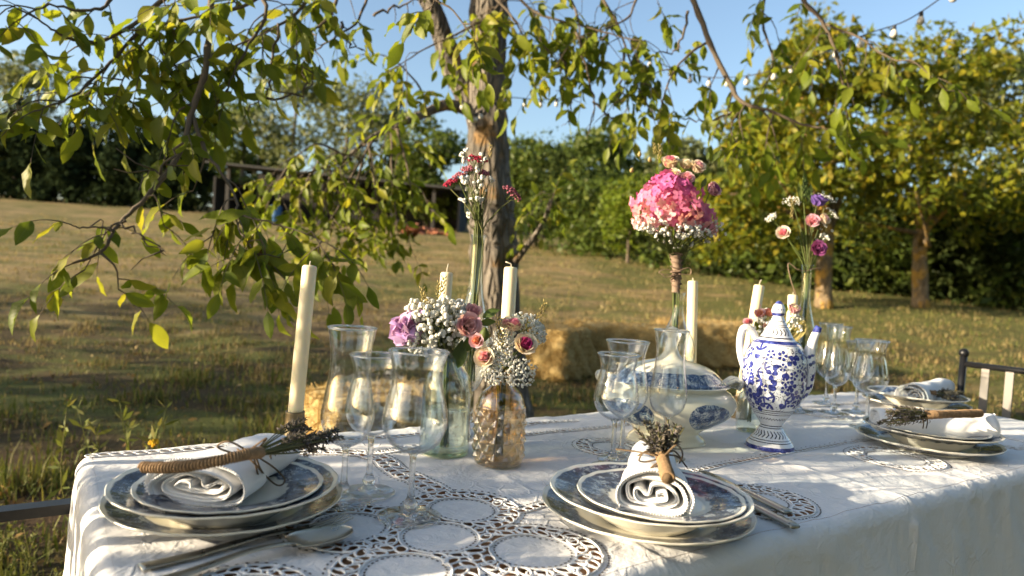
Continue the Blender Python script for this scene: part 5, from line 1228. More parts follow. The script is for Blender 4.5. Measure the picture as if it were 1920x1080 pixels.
MB().lathe(spline([(0, 0), (.070, 0), (.074, .002), (.073, .008), (.066, .014), (.062, .020), (.075, .030), (.098, .042), (.118, .056), (.128, .072), (.128, .086), (.119, .098), (.108, .105), (.106, .109), (.109, .112), (.104, .113), (.10, .105), (.0, .10)], 70), 72, sx=ex, sy=ey).build('body', tureenmat('body'), tur, world=False)
MB().lathe(spline([(0, .112), (.108, .112), (.111, .1145), (.1095, .118), (.102, .122), (.094, .130), (.082, .140), (.066, .148), (.047, .153), (.028, .158), (.017, .168), (.0105, .184), (.0085, .196), (.0088, .200), (.0118, .205), (.0125, .211), (.0095, .217), (0, .221)], 80), 72, sx=ex, sy=ey).build('lid', tureenmat('lid'), tur, world=False)
for s in (-1, 1):
    hb_ = MB(); n = 9
    for q in range(-3, 4):
        a = q * .32; P = spline([(s * .100, q * .003, .110), (s * (.118 + .012 * cos(a)), sin(a) * .018, .124), (s * (.128 + .012 * cos(a)), sin(a) * .026, .120), (s * (.126 + .008 * cos(a)), sin(a) * .022, .106)], 10)
        hb_.tube(P, np.interp(np.linspace(0, 1, 10), [0, .5, 1], [.003, .0052, .0035]), 8)
    hb_.build('shell_handle', tureenmat('handle'), tur, world=False)

# ------------------------------------------------------------------ flowers
def flowermat(name, cols, rough=.6, trans=.38): return leafmat(name, [tuple(min(.86, q * 1.12 + .02) for q in c) for c in cols], trans, rough, .15, .08)
F_cream = flowermat('cream_petals', [(.74, .62, .50), (.80, .72, .58), (.76, .64, .54)])
F_pink = flowermat('pink_petals', [(.76, .28, .42), (.80, .42, .52), (.72, .22, .38)])
F_mag = flowermat('magenta_petals', [(.42, .03, .20), (.52, .06, .26), (.36, .03, .20)])
F_rose = flowermat('dusky_pink_petals', [(.70, .40, .48), (.76, .52, .57), (.64, .32, .42)])
F_lil = flowermat('lilac_petals', [(.60, .38, .70), (.68, .47, .76), (.54, .33, .66)])
F_pur = flowermat('purple_petals', [(.15, .08, .35), (.22, .13, .45), (.12, .06, .28)])
F_plum = flowermat('plum_petals', [(.30, .06, .24), (.38, .10, .30), (.24, .05, .20)])
F_hyd = [flowermat('hydrangea_deep', [(.54, .10, .32), (.62, .16, .38), (.48, .08, .30)]), flowermat('hydrangea_mid', [(.68, .18, .36), (.74, .26, .40), (.62, .15, .36)]), flowermat('hydrangea_pale', [(.78, .36, .40), (.80, .44, .44), (.72, .30, .40)])]
F_white = flowermat('white_blossom', [(.78, .76, .68), (.82, .80, .74), (.72, .70, .58)], .8, .2)
F_red = flowermat('crimson_yarrow', [(.36, .01, .05), (.48, .03, .08), (.28, .01, .04)]); F_ypk = flowermat('pink_yarrow', [(.42, .12, .18), (.5, .2, .24), (.34, .08, .14)])
F_coral = flowermat('coral_petals', [(.72, .30, .22), (.78, .42, .32), (.70, .24, .22)])
F_stem = leafmat('flower_stems', [(.12, .16, .04), (.16, .2, .05), (.09, .12, .03), (.22, .22, .07)], .2, .5, .3)
F_grn = leafmat('bouquet_leaves', [(.07, .12, .03), (.11, .16, .04), (.16, .2, .05)], .35, .5, .3)
F_wht = leafmat('wheat_ears', [(.45, .36, .13), (.52, .42, .18), (.36, .30, .10)], .25, .6, .2)
def petalmesh(mat, cup=.5, ruf=.04, curl=.25, wid=.62):
    """petal growing along +z from the origin, hollow side facing -x"""
    n, m = 7, 6; V = []; F = []
    for i in range(n):
        k = i / (n - 1)
        for j in range(m):
            q = j / (m - 1) * 2 - 1; w_ = wid * (sin(pi * (k * .72 + .12)) ** .8) * q
            x = .06 + cup * (k ** .8) * .55 + curl * max(0, k - .72) * 1.8 - .42 * w_ * w_ + ruf * sin(q * 5 + k * 3) * k
            V.append((x, w_, k * (1 - .10 * q * q)))
    for i in range(n - 1):
        for j in range(m - 1): a = i * m + j; F.append((a, a + 1, a + m + 1, a + m))
    b = MB(); b.add(V, F); return b.mesh('petal', mat)
_pc = {}
def petal(mat, *a):
    k = (mat.name,) + a
    if k not in _pc: _pc[k] = petalmesh(mat, *a)
    return _pc[k]
def rose(par, p, d, r, inner, outer, n=13, opened=1.0, name='rose'):
    """layered petals round a tight heart; each petal is a piece"""
    b = MB()
    V = []; F = []; nt_, nz = 40, 5
    for i in range(nt_):
        th = i / (nt_ - 1) * 5.2 * pi; q = .06 + .30 * i / (nt_ - 1)
        for j in range(nz): z = j / (nz - 1); V.append((r * q * cos(th) * (.55 + .5 * z), r * q * sin(th) * (.55 + .5 * z), r * (z * (1.15 - .18 * (i / nt_)) + .25)))
    for i in range(nt_ - 1):
        for j in range(nz - 1): a = i * nz + j; F.append((a, a + 1, a + nz + 1, a + nz))
    b.add(V, F, trs(p - np.array(parent_loc(par)), frame(d))); ro = b.build(name, inner, par, world=False)
    cal = MB(); cal.lathe([(0, -.12 * r), (.2 * r, -.05 * r), (.34 * r, .15 * r), (.36 * r, .35 * r)], 8, M=trs(p - np.array(parent_loc(par)), frame(d))); cal.build('calyx', F_grn, ro, world=False)
    for i in range(n):
        k = i / n; ring = 0 if i < 4 else 1 if i < 8 else 2
        a = i * 2.4 + rng.normal(0, .12); mt = inner if ring == 0 else (outer if ring == 2 else (inner if inner is outer else outer))
        me = petal(mt, (.30, .58, .95)[ring] * opened, .03, (.10, .25, .38)[ring], .66)
        M = trs(p - np.array(parent_loc(par)), frame(d)) @ Matrix.Rotation(a, 4, 'Z') @ Matrix.Translation((r * (.10, .16, .22)[ring], 0, 0)) @ Matrix.Diagonal((r * 1.1, r * 1.25, r * (1.30, 1.22, 1.08)[ring], 1))
        obj('petal', me, ro, M)
    return ro
def ruffled(par, p, d, r, mat, n=20, name='carnation'):
    b = MB(); b.ball(p, r * .4, 8, 6); ro = b.build(name, mat, par)
    for i in range(n):
        f = (i + .5) / n; pol = math.acos(1 - 1.5 * f); a = i * 2.4
        dl = Vector((sin(pol) * cos(a), sin(pol) * sin(a), cos(pol))); R = frame(d) @ frame(dl)
        obj('petal', petal(mat, .25, .14, .5, .72), ro, trs(p - np.array(parent_loc(par)), R @ Matrix.Rotation(rng.uniform(0, 6), 3, 'Z'), r * rng.uniform(.85, 1.1)))
    return ro
def floretmesh(mat):
    b = MB()
    for i in range(4):
        a = i * pi / 2; c, s = cos(a), sin(a)
        V = [(0, 0, 0), (.32, -.42, .10), (.95, -.30, .02), (1.05, 0, .10), (.95, .30, .02), (.32, .42, .10), (.55, 0, .02)]
        b.add([(x * c - y * s, x * s + y * c, z) for x, y, z in V], [(0, 1, 6), (1, 2, 6), (2, 3, 6), (3, 4, 6), (4, 5, 6), (5, 0, 6)])
    b.ball((0, 0, .06), .13, 5, 4); return b.mesh('floret', mat)
def hydrangea(par, p, d, rx, rz, n, mats, fl=.013):
    b = MB(); b.ball(p, rx * .72, 12, 8, rz / rx); ro = b.build('hydrangea', mats[1], par); ms = [floretmesh(m) for m in mats]
    for i in range(n):
        f = (i + .5) / n; z = 1 - 1.72 * f; a = i * 2.39996; q = sqrt(max(0, 1 - z * z)); nrm = np.array([q * cos(a), q * sin(a), z]); j = 1 + rng.normal(0, .075)
        wdn = 1.04 - .22 * z; pos = p + nrm * (rx * wdn, rx * .9 * wdn, rz) * j - np.array(parent_loc(par)); nn = Vector(nrm / np.array([rx, rx, rz])).normalized() + Vector(rng.normal(0, .42, 3))
        k = 0 if z > .35 + rng.normal(0, .2) else 1 if z > -.2 + rng.normal(0, .2) else 2
        obj('floret', ms[k], ro, trs(pos, frame(nn) @ Matrix.Rotation(rng.uniform(0, 3), 3, 'Z'), fl * rng.uniform(.8, 1.15)))
    return ro
def stemset(par, base, heads, r=.0012, neck=None, name='stems'):
    b = MB()
    for hd in heads:
        hd = np.asarray(hd, float); bs = np.asarray(base, float) + rng.normal(0, .0035, 3) * (1, 1, .3); nk_ = (np.asarray(neck, float) if neck is not None else bs * .5 + hd * .5) + rng.normal(0, .0042, 3) * (1, 1, .3)
        m_ = (nk_ + hd) / 2 + (nk_ - bs) * .04
        b.tube(spline([bs, (bs + nk_) / 2, nk_, m_, hd], 16), np.linspace(r * 1.15, r * .7, 16), 5, cap=False)
    return b.build(name, F_stem, par, kind='stuff')
def babys(par, c, rad, n, r=.0042, root=None, name='babys_breath', mat=None):
    b, s = MB(), MB(); c = np.asarray(c, float); root = c - (0, 0, rad[2] * 1.6) if root is None else np.asarray(root, float)
    for i in range(n):
        d = unit(rng.normal(0, 1, 3)); p = c + d * np.asarray(rad) * rng.uniform(.25, 1) ** .5; q = r * rng.uniform(.65, 1.2)
        for k in range(3): b.ball(p + rng.normal(0, q * .38, 3), q * rng.uniform(.6, .85), 6, 4)
        m_ = root * .35 + p * .65 + rng.normal(0, .006, 3); s.tube(spline([root + rng.normal(0, .003, 3), m_, p], 6), .0005, 3, cap=False)
    s.build('sprigs', F_stem, par, kind='stuff'); return b.build(name, mat or F_white, par, kind='stuff')
def umbel(par, p, d, r, n, mat, name='umbel', br=.0022, dome=.35, stalks=True):
    b, s = MB(), MB(); R = np.array(frame(d)); p = np.asarray(p, float); root = p - R[:, 2] * r * .9
    for i in range(n):
        q = sqrt((i + .5) / n); a = i * 2.39996; l = np.array([q * r * cos(a), q * r * sin(a), r * dome * (1 - q * q)]) + rng.normal(0, r * .05, 3); e = p + R @ l
        for k in range(2): b.ball(e + rng.normal(0, br * .6, 3), br * rng.uniform(.7, 1.2), 5, 4)
        if stalks and i % 3 == 0: s.tube([root, (root + e) / 2 + R[:, 2] * r * -.05, e], .0005, 3, cap=False)
    o = b.build(name, mat, par); 
    if stalks: s.build('umbel_rays', F_stem, o, kind=None)
    return o
def spike(par, p, d, l, r, mat, name='wheat_ear', n=18):
    b = MB(); d = unit(np.asarray(d, float)); p = np.asarray(p, float)
    for i in range(n):
        f = i / n; a = i * 2.4; o_ = np.array(frame(d)) @ np.array([cos(a), sin(a), 0]); c = p + d * l * f + o_ * r * .6; e = c + d * l * .16 + o_ * r * .9; s_ = np.cross(o_, d) * r * .55
        b.add([c - d * l * .03, c + s_, e, c - s_, c + o_ * r * .7], [(0, 1, 4), (1, 2, 4), (2, 3, 4), (3, 0, 4), (0, 3, 2, 1)])
    return b.build(name, mat, par)
def leafy(par, p, d, l, name='leaf', mat=None, wid=.3):
    V, F = leaflet(.25, .4, wid); d = unit(np.asarray(d, float)); x = unit(np.cross(d, (0, -1, .4)) + rng.normal(0, .2, 3)); z = np.cross(x, d); L = parent_loc(par)
    M = Matrix(((x[0] * l, d[0] * l, z[0] * l, p[0] - L.x), (x[1] * l, d[1] * l, z[1] * l, p[1] - L.y), (x[2] * l, d[2] * l, z[2] * l, p[2] - L.z), (0, 0, 0, 1)))
    b = MB(); b.add(V, F, M); return b.build(name, mat or F_grn, par, world=False)
def bud(par, p, d, r, mat, name='bud'):
    b = MB(); b.lathe([(0, -.9), (.35, -.8), (.8, -.2), (.85, .3), (.5, 1.0), (.12, 1.5), (0, 1.55)], 10, M=trs(np.asarray(p) - np.array(parent_loc(par)), frame(d), r)); return b.build(name, mat, par, world=False)
IN = np.array([0, -1.0, 0])      # towards the viewer's side of the table

# --- long-necked vases on a stem
def vase(x, y, label, H=.372, br=.0375):
    t = thing('stemmed_vase', (x, y, CZ), label, 'vase')
    st = .080; top = H
    P = spline([(.004, st), (.012, st + .004), (.022, st + .020), (br * .93, st + .052), (br, st + .075), (br * .90, st + .102), (.024, st + .105 + (top - st - .105) * .22), (.0155, st + .105 + (top - st - .105) * .42), (.0125, st + .105 + (top - st - .105) * .62), (.0118, top - .025), (.0128, top - .008), (.0155, top)], 50)
    inn = P[::-1].copy(); inn[:, 0] = np.maximum(inn[:, 0] - .0013, .0004)
    MB().lathe(np.vstack([[(.0005, st)], P, inn]), 36).build('flask', M_thin2, t, world=False)
    MB().lathe(spline([(.0005, .0006), (.033, .0004), (.036, .0014), (.033, .0026), (.014, .006), (.007, .012), (.005, .020), (.0095, .027), (.0095, .031), (.005, .036), (.0085, .043), (.0085, .046), (.005, .052), (.0050, .068), (.0065, st), (.0005, st + .002)], 70), 24).build('stem', M_stem, t, world=False)
    return t
v1 = at(888, 600, 1.27); v2 = at(1270, 600, 1.50); v3 = at(1507, 600, 1.74)
vase(v1[0], v1[1], 'slender stemmed glass vase holding crimson yarrow before the trunk', H=at(888, 440, 1.27)[2] - CZ)
vase(v2[0], v2[1], 'slender stemmed glass vase holding the pink hydrangea bouquet', H=.285, br=.041)
vase(v3[0], v3[1], 'slender stemmed glass vase holding roses behind the jug spout', H=.372, br=.0395)

# yarrow
q = np.array([v1[0], v1[1], CZ + .10]); Y1 = v1[1]
bq = thing('yarrow_bouquet', q, 'loose bunch of crimson and pink yarrow with white sprigs in the slender vase', 'bouquet')
nk = np.array([v1[0], v1[1], CZ + .37])
hd = [(893, 300, F_red, .021, .22), (862, 330, F_ypk, .013, .5), (846, 343, F_red, .014, .5), (960, 362, F_ypk, .019, .3), (878, 318, F_ypk, .013, .3), (905, 325, F_ypk, .012, .3)]
pts = []
for u, v, mt, r, tl in hd:
    p = at(u, v, Y1 + rng.normal(0, .01)); pts.append(p - (0, 0, .012)); d = np.array([(u - 888) / 90, -.35, 1]); umbel(bq, p, d, r, 44, mt, 'yarrow_head', .0019, .3)
babys(bq, at(893, 330, Y1 - .01), (.032, .025, .045), 26, .0042, nk + (0, 0, .02)); babys(bq, at(880, 375, Y1 - .01), (.028, .015, .012), 9, .0042, nk + (0, 0, .02)); babys(bq, at(868, 288, Y1), (.007, .006, .012), 4, .0044, nk + (0, 0, .03))
spike(bq, at(918, 296, Y1), (.05, 0, 1), .026, .0028, F_wht)
stemset(bq, q, pts + [at(u, v, Y1) for u, v in ((900, 340), (880, 370), (905, 380), (893, 360), (915, 345), (885, 350), (898, 330), (908, 355))], .0015, nk)
babys(bq, at(879, 406, Y1 - .01), (.003, .003, .008), 3, .004, nk)

# hydrangea
q = np.array([v2[0], v2[1], CZ + .10]); Y2 = v2[1]
bq = thing('hydrangea_bouquet', q, 'large bouquet of pink hydrangea, pale roses and baby\'s breath bound with raffia', 'bouquet')
hydrangea(bq, at(1252, 384, Y2 - .02), (0, 0, 1), .066, .066, 190, F_hyd, .0112)
hydrangea(bq, at(1306, 412, Y2 + .02), (.4, 0, 1), .038, .036, 60, [F_hyd[1], F_hyd[1], F_hyd[2]], .0108)
hs = []
for u, v, r, a, b_, dd in ((1256, 303, .0185, F_pink, F_cream, (-.15, -.55, 1)), (1303, 310, .0175, F_rose, F_cream, (.3, -.7, .7)), (1283, 305, .0150, F_cream, F_cream, (.1, -.6, .9)), (1285, 330, .0150, F_pink, F_rose, (.1, -.8, .5)), (1262, 322, .0135, F_cream, F_cream, (-.1, -.8, .6)), (1331, 350, .0170, F_plum, F_rose, (.6, -.6, .5))):
    p = at(u, v + 10, Y2 + (.02 if v < 320 else .01)); rose(bq, p, dd, r, a, b_); hs.append(p)
for u, v in ((1199, 290), (1218, 300), (1184, 320), (1301, 335), (1296, 355)): bud(bq, at(u, v, Y2 + .01), (rng.normal(0, .2), 0, 1), .0052, F_wht, 'bud'); hs.append(at(u, v + 8, Y2 + .01))
for u, v, l, dx in ((1335, 303, .030, .55), (1325, 300, .020, .15), (1315, 355, .03, .35), (1298, 352, .026, .1)): leafy(bq, at(u, v, Y2 + .01), (dx, 0, 1), l, 'leaf', None, .2)
spike(bq, at(1236, 300, Y2), (.0, 0, 1), .034, .0034, F_wht); spike(bq, at(1228, 290, Y2 + .02), (-.1, 0, 1), .026, .003, F_wht)
nb = at(1266, 480, Y2)
babys(bq, at(1262, 428, Y2 - .055), (.078, .028, .020), 110, .0042, nb); babys(bq, at(1210, 420, Y2 - .03), (.030, .03, .020), 26, .0040, nb); babys(bq, at(1332, 432, Y2 + .01), (.038, .03, .026), 34, .0036, nb); babys(bq, at(1270, 455, Y2 - .02), (.045, .02, .016), 18, .0036, nb)
stemset(bq, q, [at(u, v, Y2) for u, v in ((1250, 430), (1265, 430), (1280, 430), (1240, 440), (1295, 440), (1305, 440), (1255, 450), (1272, 450))] + hs[:6], .0016, at(1267, 535, Y2))
raf = leafmat('raffia', [(.26, .18, .13), (.36, .26, .19), (.18, .13, .09)], .2, .8, .1)
for i in range(9):
    b = MB(); v0 = 478 + i * 7.5; P = [at(1268, v0 + 3 * sin(a + i), Y2) + np.array([cos(a), sin(a), 0]) * (.0118 - i * .0003) * (1 + .06 * sin(3 * a + i)) for a in np.linspace(0, 2 * pi, 14)]; b.tube(P, .0034, 6, flat=.35, up=(0, 0, 1)); b.build('raffia_wrap', raf, bq)
b = MB(); b.tube(spline([at(1266, 478, Y2), at(1269, 500, Y2), at(1268, 530, Y2), at(1267, 548, Y2)], 20), np.interp(np.linspace(0, 1, 20), [0, .4, 1], [.0115, .0095, .0085]) * (1 + .10 * np.sin(np.arange(20) * 2.1)), 14, cap=False); b.build('raffia_band', raf, bq)
for P in ([(1268, 508), (1245, 505), (1236, 512), (1258, 516)], [(1270, 508), (1292, 502), (1294, 514), (1272, 514)], [(1266, 512), (1250, 520), (1240, 514)]):
    b = MB(); b.tube(spline([at(u, v, Y2 - .017) for u, v in P], 16), .0036, 6, flat=.2); b.build('raffia_bow', raf, bq)

# roses in the third vase
q = np.array([v3[0], v3[1], CZ + .10]); Y3 = v3[1]
bq = thing('rose_bouquet', q, 'loose bouquet of pink, plum and purple roses with a green spike', 'bouquet'); hs = []
for u, v, r, a, b_, dd in ((1470, 440, .0165, F_pink, F_cream, (-.55, -.9, .35)), (1521, 418, .0165, F_pink, F_rose, (-.2, -1, .35)), (1531, 385, .0205, F_pur, F_pur, (.2, -.35, 1)), (1529, 468, .0190, F_plum, F_plum, (.05, -1, .2)), (1540, 415, .0150, F_rose, F_cream, (.5, -.7, .5))):
    p = at(u, v, Y3 + .0); rose(bq, p, dd, r, a, b_); hs.append(p)
for u, v, r, dd in ((1486, 378, .024, (-.4, -.6, 1)), (1446, 408, .016, (-.8, -.3, .8)), (1550, 372, .024, (.5, -.3, 1)), (1560, 400, .020, (.7, -.4, .7))):
    p = at(u, v, Y3 + .02); umbel(bq, p, dd, r, 46, F_white, 'white_umbel', .0014, .25); hs.append(p)
for u, v, l, dx in ((1507, 375, .055, .02), (1500, 378, .050, -.10), (1514, 380, .050, .12), (1508, 360, .040, 0), (1512, 470, .05, -.25), (1505, 480, .045, -.15), (1520, 440, .05, .1)): leafy(bq, at(u, v, Y3 + .01), (dx, -.1, 1), l, 'leaf', None, .16)
spike(bq, at(1507, 372, Y3), (.0, 0, 1), .050, .0045, F_grn, 'green_spike'); spike(bq, at(1484, 410, Y3), (.0, 0, 1), .045, .003, F_wht)
babys(bq, at(1545, 440, Y3 + .02), (.020, .02, .030), 16, .0042, at(1507, 520, Y3))
stemset(bq, q, hs + [at(1507, 380, Y3), at(1500, 420, Y3), at(1512, 430, Y3), at(1520, 400, Y3), at(1495, 430, Y3)], .0016, np.array([v3[0], v3[1], CZ + .35]))
b = MB(); b.tube(spline([at(1495, 505, Y3 - .012), at(1510, 508, Y3 - .015), at(1525, 504, Y3 - .012), at(1542, 502, Y3 - .01)], 14), .0035, 6, flat=.2); b.build('ribbon', raf, bq)
b = MB(); b.tube(spline([at(1496, 506, Y3 - .012), at(1478, 494, Y3 - .012), at(1483, 525, Y3 - .012), at(1495, 560, Y3 - .01)], 16), .0012, 5); b.build('ribbon_tail', raf, bq)

# --- clear bottle with the lilac bouquet
M_cl = thinglass('clear_bottle_wall', (.96, .99, .97), 1.3, .05); M_water = solidglass('water', (.97, 1.0, .96), 1.33, 0, .35)
cb = onz(832, 848, CZ); t = thing('clear_bottle', (cb[0], cb[1], CZ), 'clear round-shouldered bottle of water holding the lilac bouquet', 'bottle')
sc_ = cb[1] / FPX; br = 47 * sc_
P = spline([(.0005, .001), (br * .92, .0005), (br, .004), (br, .03), (br * .985, .085), (br * .97, .108), (br * .86, .130), (br * .60, .146), (.0185, .156), (.0160, .163), (.0155, .178), (.0175, .182), (.0175, .186)], 60); inn = P[::-1].copy(); inn[:, 0] = np.maximum(inn[:, 0] - .0016, .0004); inn[-12:, 1] = np.maximum(inn[-12:, 1], .006)
MB().lathe(np.vstack([P, inn]), 44).build('glass_wall', M_cl, t, world=False)
MB().lathe([(0, .0075), (br - .004, .0075), (br - .0026, .010), (br - .0032, .072), (br - .004, .073), (0, .0726)], 40).build('water', M_water, t, world=False)
MB().lathe([(0, .0012), (br * .9, .0012), (br * .97, .004), (br * .9, .0072), (0, .0066)], 36).build('thick_base', solidglass('green_base_glass', (.80, .92, .72), 1.48, 0, .3), t, world=False)
q = np.array([cb[0], cb[1], CZ + .012]); bq = thing('lilac_bouquet', q, 'low bouquet of lilac bloom, dusky rose and white baby\'s breath in the clear bottle', 'bouquet'); YB = cb[1]
ruffled(bq, at(762, 618, YB - .02), (-.6, -.8, .3), .0265, F_lil, 34); ruffled(bq, at(785, 598, YB - .005), (-.2, -.6, .8), .017, F_lil, 16)
rose(bq, at(874, 612, YB - .015), (.35, -1, .25), .0195, F_rose, F_rose, 14, 1.0)
rose(bq, at(884, 588, YB + .0), (.4, -.8, .7), .0130, F_rose, F_rose, 10)
nb = at(840, 675, YB)
babys(bq, at(818, 603, YB - .025), (.046, .03, .044), 140, .0048, nb); babys(bq, at(838, 582, YB), (.035, .03, .028), 55, .0046, nb); babys(bq, at(795, 645, YB - .03), (.030, .02, .018), 34, .0046, nb); babys(bq, at(775, 572, YB), (.010, .01, .010), 8, .0044, nb)
for u, v, dx in ((797, 570, -.2), (822, 560, .05), (804, 590, -.1), (828, 550, .1)): spike(bq, at(u, v, YB - .03), (dx, -.1, 1), .028, .0036, F_wht)
for u, v, l, dx, dz in ((905, 595, .030, .8, .5), (900, 605, .026, .7, .1), (850, 680, .04, .3, .8), (858, 690, .045, .15, .9), (870, 660, .035, .3, .6)): leafy(bq, at(u, v, YB - .01), (dx, -.2, dz), l, 'leaf', None, .26)
stemset(bq, q, [at(u, v, YB) for u, v in ((790, 640), (805, 650), (820, 650), (835, 640), (850, 640), (862, 645), (828, 620), (845, 615), (870, 630), (815, 630))], .0016, np.array([cb[0], cb[1], CZ + .172]))

# --- amber bottle with the rose bouquet
ab = onz(933, 868, CZ); t = thing('amber_bottle', (ab[0], ab[1], CZ), 'amber pressed glass bottle with diamond pattern holding pink roses', 'bottle'); sc_ = ab[1] / FPX; R_ = 46 * sc_
M_amb = thinglass('amber_glass', (.93, .83, .66), 1.7, .07)
zb0, zb1 = .0065, .088
def diamond(r, z, th):
    k = np.clip((z - zb0) / .006, 0, 1) * np.clip((zb1 - z) / .004, 0, 1); n = 11
    a = np.abs(np.mod(th * n / (2 * pi) + z / .026, 1) - .5); c = np.abs(np.mod(th * n / (2 * pi) - z / .026, 1) - .5)
    return 1 + k * (.17 * np.minimum(.5 - a, .5 - c) * 2 - .05), 0 * th
zz = np.linspace(zb0, zb1, 64)
out = [(.0005, .001), (R_ * .9, .0005), (R_ * .98, .003)] + [(R_, z) for z in zz] + [(R_ * 1.02, .0895), (R_ * 1.02, .0925), (R_ * .97, .094), (R_ * .93, .102), (R_ * .82, .112), (R_ * .62, .1195), (.0185, .1235), (.0168, .127), (.0165, .140), (.0185, .144), (.0195, .1475), (.0185, .151)]
inn = [(.0150, .151), (.0142, .140), (.0145, .127), (R_ * .55, .1175), (R_ * .75, .111), (R_ * .87, .101), (R_ * .91, .092), (R_ * .90, .05), (R_ * .88, .010), (R_ * .7, .0075), (.0005, .007)]
MB().lathe(np.vstack([out, inn]), 132, diamond).build('glass_wall', M_amb, t, world=False)
q = np.array([ab[0], ab[1], CZ + .012]); bq = thing('pink_rose_bouquet', q, 'low bouquet of pink cream roses and white lace flower in the amber bottle', 'bouquet'); YA = ab[1]
for u, v, r, a, b_, dd in ((912, 672, .0150, F_pink, F_cream, (-.25, -1, .25)), (981, 652, .0170, F_mag, F_cream, (.25, -.9, .55)), (963, 618, .0140, F_pink, F_cream, (.0, -.5, 1)), (897, 640, .0110, F_coral, F_rose, (-.3, -1, .2)), (950, 612, .0105, F_rose, F_cream, (-.1, -.7, .7))):
    rose(bq, at(u, v, YA - .02), dd, r, a, b_, 13, 1.05)
for u, v, r, dd in ((990, 610, .030, (.35, -.5, .8)), (950, 690, .026, (.0, -1, .0)), (978, 700, .024, (.4, -1, -.1)), (935, 660, .020, (-.1, -1, .5)), (1008, 622, .020, (.8, -.5, .5)), (925, 700, .016, (-.4, -1, 0)), (945, 640, .022, (0, -.9, .6))):
    umbel(bq, at(u, v, YA - .022 if v > 630 else YA), dd, r, 70, F_white, 'lace_flower', .0019, .35)
for u, v, dx in ((940, 655, -.05), (1009, 600, .35), (936, 630, -.1)): spike(bq, at(u, v, YA - .03), (dx, -.1, 1), .032, .0036, F_wht)
for u, v, r in ((908, 630, .010), (985, 630, .007)): bud(bq, at(u, v, YA), (.1, -.3, 1), r, F_grn, 'green_bud')
stemset(bq, q, [at(u, v, YA) for u, v in ((912, 680), (935, 680), (950, 670), (965, 660), (978, 665), (990, 640), (925, 690), (945, 690), (958, 690))], .0018, np.array([ab[0], ab[1], CZ + .138]))
babys(bq, at(905, 690, YA - .02), (.014, .01, .018), 12, .0034, at(935, 715, YA))

# --- small bottle of coral flowers behind the jug
sb = np.array([at(1412, 700, 1.46)[0], 1.46, CZ]); t = thing('small_bottle', sb, 'small clear bottle half hidden behind the blue jug', 'bottle')
P = spline([(.0005, .001), (.026, .0005), (.029, .004), (.029, .055), (.026, .075), (.014, .088), (.012, .105), (.014, .11)], 40); inn = P[::-1].copy(); inn[:, 0] = np.maximum(inn[:, 0] - .0016, .0004)
MB().lathe(np.vstack([P, inn]), 32).build('glass_wall', M_cl, t, world=False)
bq = thing('coral_bouquet', sb + (0, 0, .02), 'small bouquet of coral and white flowers behind the jug lid', 'bouquet'); YS = 1.46
for u, v, r, a, b_, dd in ((1424, 592, .0115, F_coral, F_rose, (-.2, -.8, .7)), (1440, 590, .0105, F_coral, F_coral, (0, -.8, .7)), (1405, 606, .0100, F_pink, F_rose, (-.6, -.7, .4)), (1485, 585, .0135, F_cream, F_rose, (.2, -.6, .8)), (1436, 612, .009, F_coral, F_rose, (0, -1, .2))):
    rose(bq, at(u, v, YS), dd, r, a, b_, 10)
babys(bq, at(1430, 610, YS), (.035, .02, .022), 40, .0034, at(1430, 650, YS)); babys(bq, at(1490, 610, YS), (.022, .02, .030), 26, .0036, at(1450, 650, YS)); babys(bq, at(1437, 582, YS + .01), (.012, .01, .008), 10, .003, at(1430, 640, YS))
for u, v, l, dx in ((1470, 588, .022, .1), (1420, 620, .02, -.3), (1488, 640, .05, .3), (1480, 650, .04, .2)): leafy(bq, at(u, v, YS), (dx, -.2, 1), l, 'leaf', F_wht if v > 630 else M_brt, .3)
for u, v in ((1428, 640), (1440, 640)): spike(bq, at(u, v, YS), (-.2, 0, 1), .03, .003, F_wht)
stemset(bq, sb + (0, 0, .02), [at(u, v, YS) for u, v in ((1424, 600), (1440, 600), (1405, 612), (1485, 595), (1436, 615), (1430, 620))], .0013, sb + (0, 0, .1))

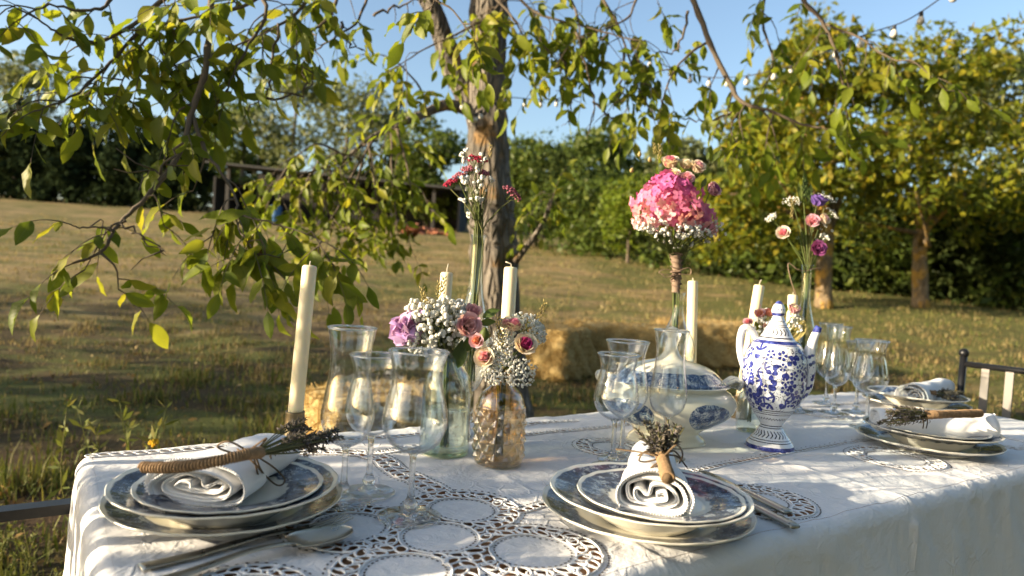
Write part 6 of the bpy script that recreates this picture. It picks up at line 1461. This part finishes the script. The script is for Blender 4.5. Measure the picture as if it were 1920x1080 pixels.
# ------------------------------------------------------------------ yellow wildflower and tall weeds in the grass
M_yf = flowermat('yellow_petals', [(.75, .45, .02), (.8, .55, .03)]); M_weed = leafmat('weed_leaves', [(.12, .15, .03), (.18, .2, .05), (.24, .22, .07)], .35, .6, .2)
def weed(u, v, y, hh, label, nst=5, fl=0, cat='plant'):
    b0 = G(u, v, y); t = thing('wild_plant', b0, label, cat, None); s, l = MB(), MB()
    for i in range(nst):
        e = b0 + np.array([rng.normal(0, .16 * hh), rng.normal(0, .12 * hh), hh * rng.uniform(.6, 1.05)]); P = spline([b0 + rng.normal(0, .008, 3) * (1, 1, 0), (b0 + e) / 2 + rng.normal(0, .02, 3), e], 10); s.tube(P, np.linspace(.0028, .001, 10), 5)
        for k in range(2, 10):
            for c in range(4):
                d = unit(rng.normal(0, 1, 3) + (0, 0, .7)); ln = .045 * hh / .5 * rng.uniform(.5, 1.2); x = unit(np.cross(d, rng.normal(0, 1, 3))) * ln * .13; l.add([P[k], P[k] + d * ln * .5 + x, P[k] + d * ln, P[k] + d * ln * .5 - x], [(0, 1, 2, 3)])
        if i < fl: umbel(t, P[-1], (0, -.3, 1), .014, 14, M_yf, 'flower_head', .004, .2, False)
    s.build('stalks', M_weed, t); l.build('leaves', M_weed, t, smooth=False, kind='stuff')
weed(212, 860, 2.2, .58, 'tall weed with a yellow flower standing in the grass behind the table', 9, 1)
for u, v, y, hh, lb in ((20, 900, 1.75, .16, 'feathery weed close above the armrest'), (110, 880, 1.85, .18, 'feathery weed by the corner of the cloth'), (300, 880, 2.1, .17, 'leafy weed behind the back edge of the cloth'), (10, 820, 2.2, .2, 'leafy weed at the edge of the shaded grass'), (420, 860, 2.2, .15, 'leafy weed behind the jute wrapped bundle')):
    weed(u, v, y, hh, lb, 9)
weed(60, 850, 2.0, .22, 'low feathery weed in the shade near the armchair', 8)
weed(165, 830, 2.2, .20, 'low bushy weed beside the yellow flower', 8)
weed(260, 850, 2.6, .24, 'bushy green weed right of the yellow flower', 9)
weed(480, 800, 2.9, .22, 'green weed behind the left napkin', 9)
weed(380, 820, 2.5, .16, 'low green weed between the yellow flower and the candle', 9)
